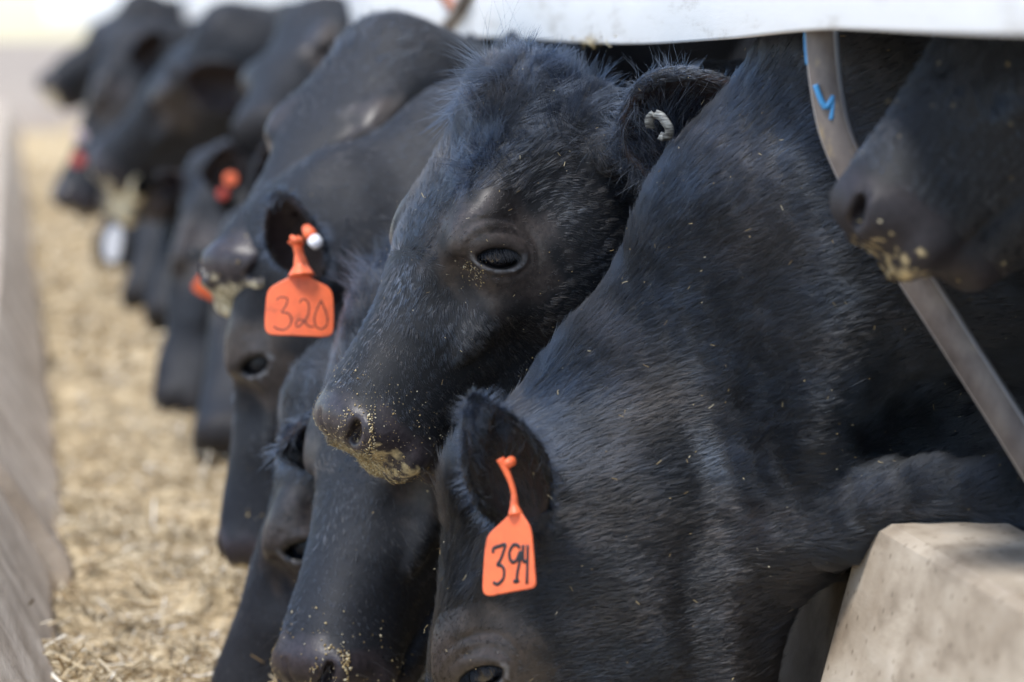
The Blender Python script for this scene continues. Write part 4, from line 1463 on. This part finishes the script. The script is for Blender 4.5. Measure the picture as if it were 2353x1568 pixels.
def bits(P, Nn, r, lmin, lmax, w_, lift=0.003, stand=0.2):
    n = len(P)
    t = nrm(np.cross(Nn, r.normal(size=(n, 3))) + Nn * r.normal(0, stand, (n, 1)))
    b = nrm(np.cross(t, Nn)); l = r.uniform(lmin, lmax, n)[:, None]; w = (w_ * r.uniform(0.5, 1.4, n))[:, None]
    bend = nrm(np.cross(b, t)) * l * r.normal(0, 0.12, (n, 1))
    C = P + Nn * lift
    V = []
    for s in (-0.5, 0, 0.5):
        c = C + t * l * s + (bend if s == 0 else 0)
        V += [c - b * w / 2, c + b * w / 2, c + np.cross(b, t) * w / 2]
    V = np.stack(V, 1)
    tri = []
    for k in (0, 3):
        for i in range(3):
            j = (i + 1) % 3
            tri += [(k + i, k + j, k + 3 + j), (k + i, k + 3 + j, k + 3 + i)]
    F = (np.arange(n)[:, None, None] * 9 + np.array(tri)[None]).reshape(-1, 3)
    return V.reshape(-1, 3), F, 9


M_crumb = piece_mat('feed_crumbs', [(0.0, (0.16, 0.11, 0.05)), (0.3, (0.38, 0.28, 0.13)), (0.7, (0.50, 0.40, 0.22)), (1.0, (0.66, 0.60, 0.44))], 0.7)


def crumb_object(name, label, plist, kind='stuff'):
    VV, FF, SS, o = [], [], [], 0
    r = np.random.default_rng(5)
    for V, F, per in plist:
        VV.append(V); FF.append(F + o); SS.append(np.repeat(r.random(len(V) // per), per)); o += len(V)
    V = np.concatenate(VV); F = np.concatenate(FF)
    me = mesh_np(name, V, F)
    a = me.attributes.new('shade', 'FLOAT', 'POINT'); a.data.foreach_set('value', np.concatenate(SS).astype(np.float32))
    return setp(link(name, me, M_crumb, smooth=False), label, 'feed crumbs', kind=kind)


def w_muzzle(c, q, cow):
    n3 = Noise(cow.seed + 71, 0.016)(c)
    return (np.exp(-((q[:, 0] - 0.502) / 0.018) ** 2 - ((q[:, 2] + 0.098) / 0.030) ** 2 - (q[:, 1] / 0.05) ** 2) * np.clip(0.7 + 0.6 * n3, 0.05, 2)) + 0.004 * (q[:, 0] > 0.40) * (np.abs(q[:, 1]) < 0.12)


def w_rim(c, q, cow):
    v = (np.stack([q[:, 0], np.abs(q[:, 1]), q[:, 2]], 1) - NOS) @ NAX
    g = np.sqrt((v[:, 0] / 0.025) ** 2 + (v[:, 1] / 0.014) ** 2)
    return np.exp(-((g - 1.25) / 0.2) ** 2) * (np.abs(v[:, 2]) < 0.03) * (g > 1.05) * np.where(v[:, 1] < 0, 1.0, 0.35)


pl = []
P, Nn, r = surf_samples('C', 2600, w_muzzle, 1); pl.append(crumbs(P, Nn, r, 0.0003, 0.0014))
P, Nn, r = surf_samples('C', 300, w_rim, 2); pl.append(crumbs(P, Nn, r, 0.0003, 0.0013))
P, Nn, r = surf_samples('C', 170, lambda c, q, cow: np.exp(-((q[:, 0] - 0.502) / 0.018) ** 2 - ((q[:, 2] + 0.092) / 0.035) ** 2 - ((q[:, 1] + 0.01) / 0.05) ** 2), 3); pl.append(bits(P, Nn, r, 0.004, 0.014, 0.0006, 0.001, 0.35))
P, Nn, r = surf_samples('C', 900, lambda c, q, cow: np.clip((q[:, 0] - 0.36) / 0.1, 0, 1) * (q[:, 0] < 0.5), 4); pl.append(crumbs(P, Nn, r, 0.0002, 0.0006, 0.002))
P, Nn, r = surf_samples('C', 160, lambda c, q, cow: (q[:, 0] < 0.36) + 0.0, 6); pl.append(bits(P, Nn, r, 0.002, 0.007, 0.0005, 0.007))
P, Nn, r = surf_samples('C', 260, lambda c, q, cow: (q[:, 0] < 0.40) + 0.0, 7); pl.append(crumbs(P, Nn, r, 0.0002, 0.0006, 0.006))
dc = EYE + EAX * 0.030 - EUP * 0.022
P, Nn, r = surf_samples('C', 130, lambda c, q, cow: np.exp(-(((q - dc) ** 2).sum(1)) / 0.00016), 8); pl.append(crumbs(P, Nn, r, 0.0003, 0.0009, 0.0015))
crumb_object('feed_crumbs', 'yellow feed crumbs and chaff stuck to the focused cow', pl)
pl = []
P, Nn, r = surf_samples('B', 130, lambda c, q, cow: 1.0 + 0 * c[:, 0], 9); pl.append(bits(P, Nn, r, 0.002, 0.007, 0.0005, 0.009))
P, Nn, r = surf_samples('B', 220, lambda c, q, cow: 1.0 + 0 * c[:, 0], 10); pl.append(crumbs(P, Nn, r, 0.0002, 0.0007, 0.008))
crumb_object('feed_crumbs', 'tiny chaff specks on the broad neck of the front cow', pl)
pl = []
P, Nn, r = surf_samples('D', 1500, w_muzzle, 11); pl.append(crumbs(P, Nn, r, 0.0004, 0.0014))
P, Nn, r = surf_samples('D', 300, w_rim, 12); pl.append(crumbs(P, Nn, r, 0.0005, 0.0018))
P, Nn, r = surf_samples('D', 200, lambda c, q, cow: 1.0 + 0 * c[:, 0], 13); pl.append(crumbs(P, Nn, r, 0.0003, 0.0010, 0.006))
crumb_object('feed_crumbs', 'feed crumbs round the nostril of the head at the bottom edge', pl)
pl = []
for i, k in enumerate(('G', 'A', 'F')):
    P, Nn, r = surf_samples(k, (500, 60, 300)[i], w_muzzle, 21 + i); pl.append(crumbs(P, Nn, r, 0.0007, 0.0020))
    P, Nn, r = surf_samples(k, 22, lambda c, q, cow: 1.0 + 0 * c[:, 0], 31 + i); pl.append(crumbs(P, Nn, r, 0.0006, 0.0018, 0.006))
crumb_object('feed_crumbs', 'feed crumbs on the blurred muzzles near and far', pl)
# wisps of chaff caught on the white board's edge
pl = []
r = np.random.default_rng(77)
P = np.array([ray_x(1365 + r.normal() * 22, 100 - abs(r.normal()) * 10, XB - 0.004) for _ in range(40)])
pl.append(bits(P, np.tile([-1.0, 0, 0], (40, 1)), r, 0.004, 0.018, 0.0012, 0.003, 0.4))
crumb_object('feed_crumbs', 'few bits of chaff caught on the lower edge of the white board', pl)


# ---- long hairs
def strands(name, key, n, wfun, seed, length, dfun, m, rad=0.00018, spread=0.25, curl=0.3, gravity=0.2, group_k=0):
    P, Nn, r = surf_samples(key, n, wfun, seed)
    cow = BUILT[key][0]
    if group_k:
        c = P[r.choice(n, group_k, replace=False)]
        idx = np.argmin(((P[:, None] - c[None]) ** 2).sum(2), 1)
        cdir = r.normal(size=(group_k, 3))[idx]; cb = r.normal(size=(group_k, 3))[idx]
    else:
        cdir = r.normal(size=(n, 3)); cb = r.normal(size=(n, 3))
    D = nrm(np.array([dfun(q, nn) for q, nn in zip(cow.loc(P.astype(np.float32)), Nn @ cow.R)]) @ cow.R.T + cdir * spread + r.normal(size=(n, 3)) * 0.12)
    l = length * r.uniform(0.45, 1.1, n)
    K = 7; t = np.linspace(0, 1, K)
    B = nrm(cb + r.normal(size=(n, 3)) * 0.3) * curl
    pts = P[:, None] + l[:, None, None] * (t[None, :, None] * D[:, None] + (t ** 2)[None, :, None] * (B[:, None] + np.array([0, 0, -gravity])))
    rr = np.tile((1 - 0.85 * t ** 1.5), (n, 1)) * rad
    tint = np.array([[0.011, 0.016, 0.027]]) * np.exp(0.4 * r.normal(size=(n, 1)))  # bluish sky sheen mixed into the dark hair colour
    add_curves(name, pts, rr, tint, m, bpy.data.objects[ROOTS[key]])


ROOTS = {}
for o in COL.objects:
    pass
for k, (cow, _, _) in BUILT.items():
    ROOTS[k] = cow.rootname
g = lambda c0, r2: (lambda c, q, cow: np.exp(-(((q - np.array(c0)) ** 2).sum(1)) / r2))
strands('forelock', 'C', 1300, g((0.000, 0.0, 0.020), 0.0014), 41, 0.040, lambda q, n: (0.1, -0.35 - q[1] * 2, 0.35), M_fur, 0.00022, 0.7, 0.8, 0.25, 30)
strands('forelock', 'C', 26, g((-0.005, 0.0, 0.010), 0.0006), 46, 0.075, lambda q, n: (-0.9, 0.0, 0.25), M_fur, 0.00018, 0.35, 0.45, 0.1, 5)
strands('crest_hair', 'C', 2600, g((-0.03, 0.065, -0.01), 0.0022), 42, 0.030, lambda q, n: (-0.8, 0.35, 0.35), M_fur, 0.00020, 0.30, 0.4, 0.1, 60)
strands('curls', 'C', 2200, lambda c, q, cow: ((np.exp(-((q - [0.085, 0.045, 0.015]) ** 2).sum(1) / 0.0012) + np.exp(-((q - [0.13, 0.055, 0.01]) ** 2).sum(1) / 0.0006))), 43, 0.024, lambda q, n: (-0.3, 0.5, 0.15), M_fur, 0.00020, 0.5, 0.9, 0.1, 60)
strands('whiskers', 'C', 90, lambda c, q, cow: (q[:, 0] > 0.38) * (q[:, 2] < -0.105) + 0.0, 44, 0.035, lambda q, n: n * 0.8 + np.array([0.3, 0, -0.3]), M_lash, 0.00013, 0.25, 0.3, 0.3)
strands('whiskers', 'D', 70, lambda c, q, cow: (q[:, 0] > 0.42) + 0.0, 45, 0.045, lambda q, n: n, M_lash, 0.00015, 0.2, 0.3, 0.3)
strands('brow_hair', 'C', 14, g((0.20, -0.07, 0.00), 0.0004), 47, 0.045, lambda q, n: n + np.array([0, -0.5, 0.2]), M_lash, 0.00011, 0.2, 0.5, 0.1)
strands('ear_hair', 'C', 2600, lambda c, q, cow: np.exp(-(((c - (cow.ears[0][0] + cow.ears[0][1] * 0.05)) ** 2).sum(1)) / 0.0016), 48, 0.034, lambda q, n: n * 0.3, M_fur, 0.00018, 0.15, 0.3, 0.1, 50)
strands('ear_hair', 'B', 1500, lambda c, q, cow: np.exp(-(((c - (cow.ears[0][0] + cow.ears[0][1] * 0.16)) ** 2).sum(1)) / 0.0016), 49, 0.016, lambda q, n: n * 0.5, M_fur, 0.00018, 0.3, 0.3, 0.1, 50)
strands('tuft', 'D', 1500, g((-0.01, 0.0, 0.0), 0.0014), 50, 0.040, lambda q, n: (-0.5, 0.0, 0.75), M_fur, 0.00022, 0.4, 0.4, 0.1, 30)
strands('tuft', 'E', 1200, lambda c, q, cow: np.exp(-(((c - (cow.ears[0][0] + cow.ears[0][1] * 0.08)) ** 2).sum(1)) / 0.002), 51, 0.020, lambda q, n: n * 0.6, M_fur, 0.00030, 0.4, 0.4, 0.4, 30)

rimf = lambda c, q, cow: sum(np.exp(-((((c - (e[0] + e[1] * e[3] * 0.55)) @ np.cross(e[1], e[2])) / (e[4] * 0.95)) ** 2 + (((c - (e[0] + e[1] * e[3] * 0.5)) @ e[1]) / (e[3] * 0.5)) ** 2 - 1) ** 2 / 0.02) * (np.linalg.norm(c - (e[0] + e[1] * e[3] * 0.5), axis=1) < e[3] * 0.62) for e in cow.ears)
strands('ear_fringe', 'B', 1600, rimf, 61, 0.017, lambda q, n: n * 0.8, M_fur, 0.00018, 0.3, 0.4, 0.1, 120)
strands('ear_fringe', 'C', 900, rimf, 62, 0.014, lambda q, n: n * 0.8, M_fur, 0.00018, 0.3, 0.4, 0.1, 120)
strands('ear_fringe', 'F', 900, rimf, 63, 0.016, lambda q, n: n * 0.8, M_fur, 0.00026, 0.3, 0.4, 0.1, 80)
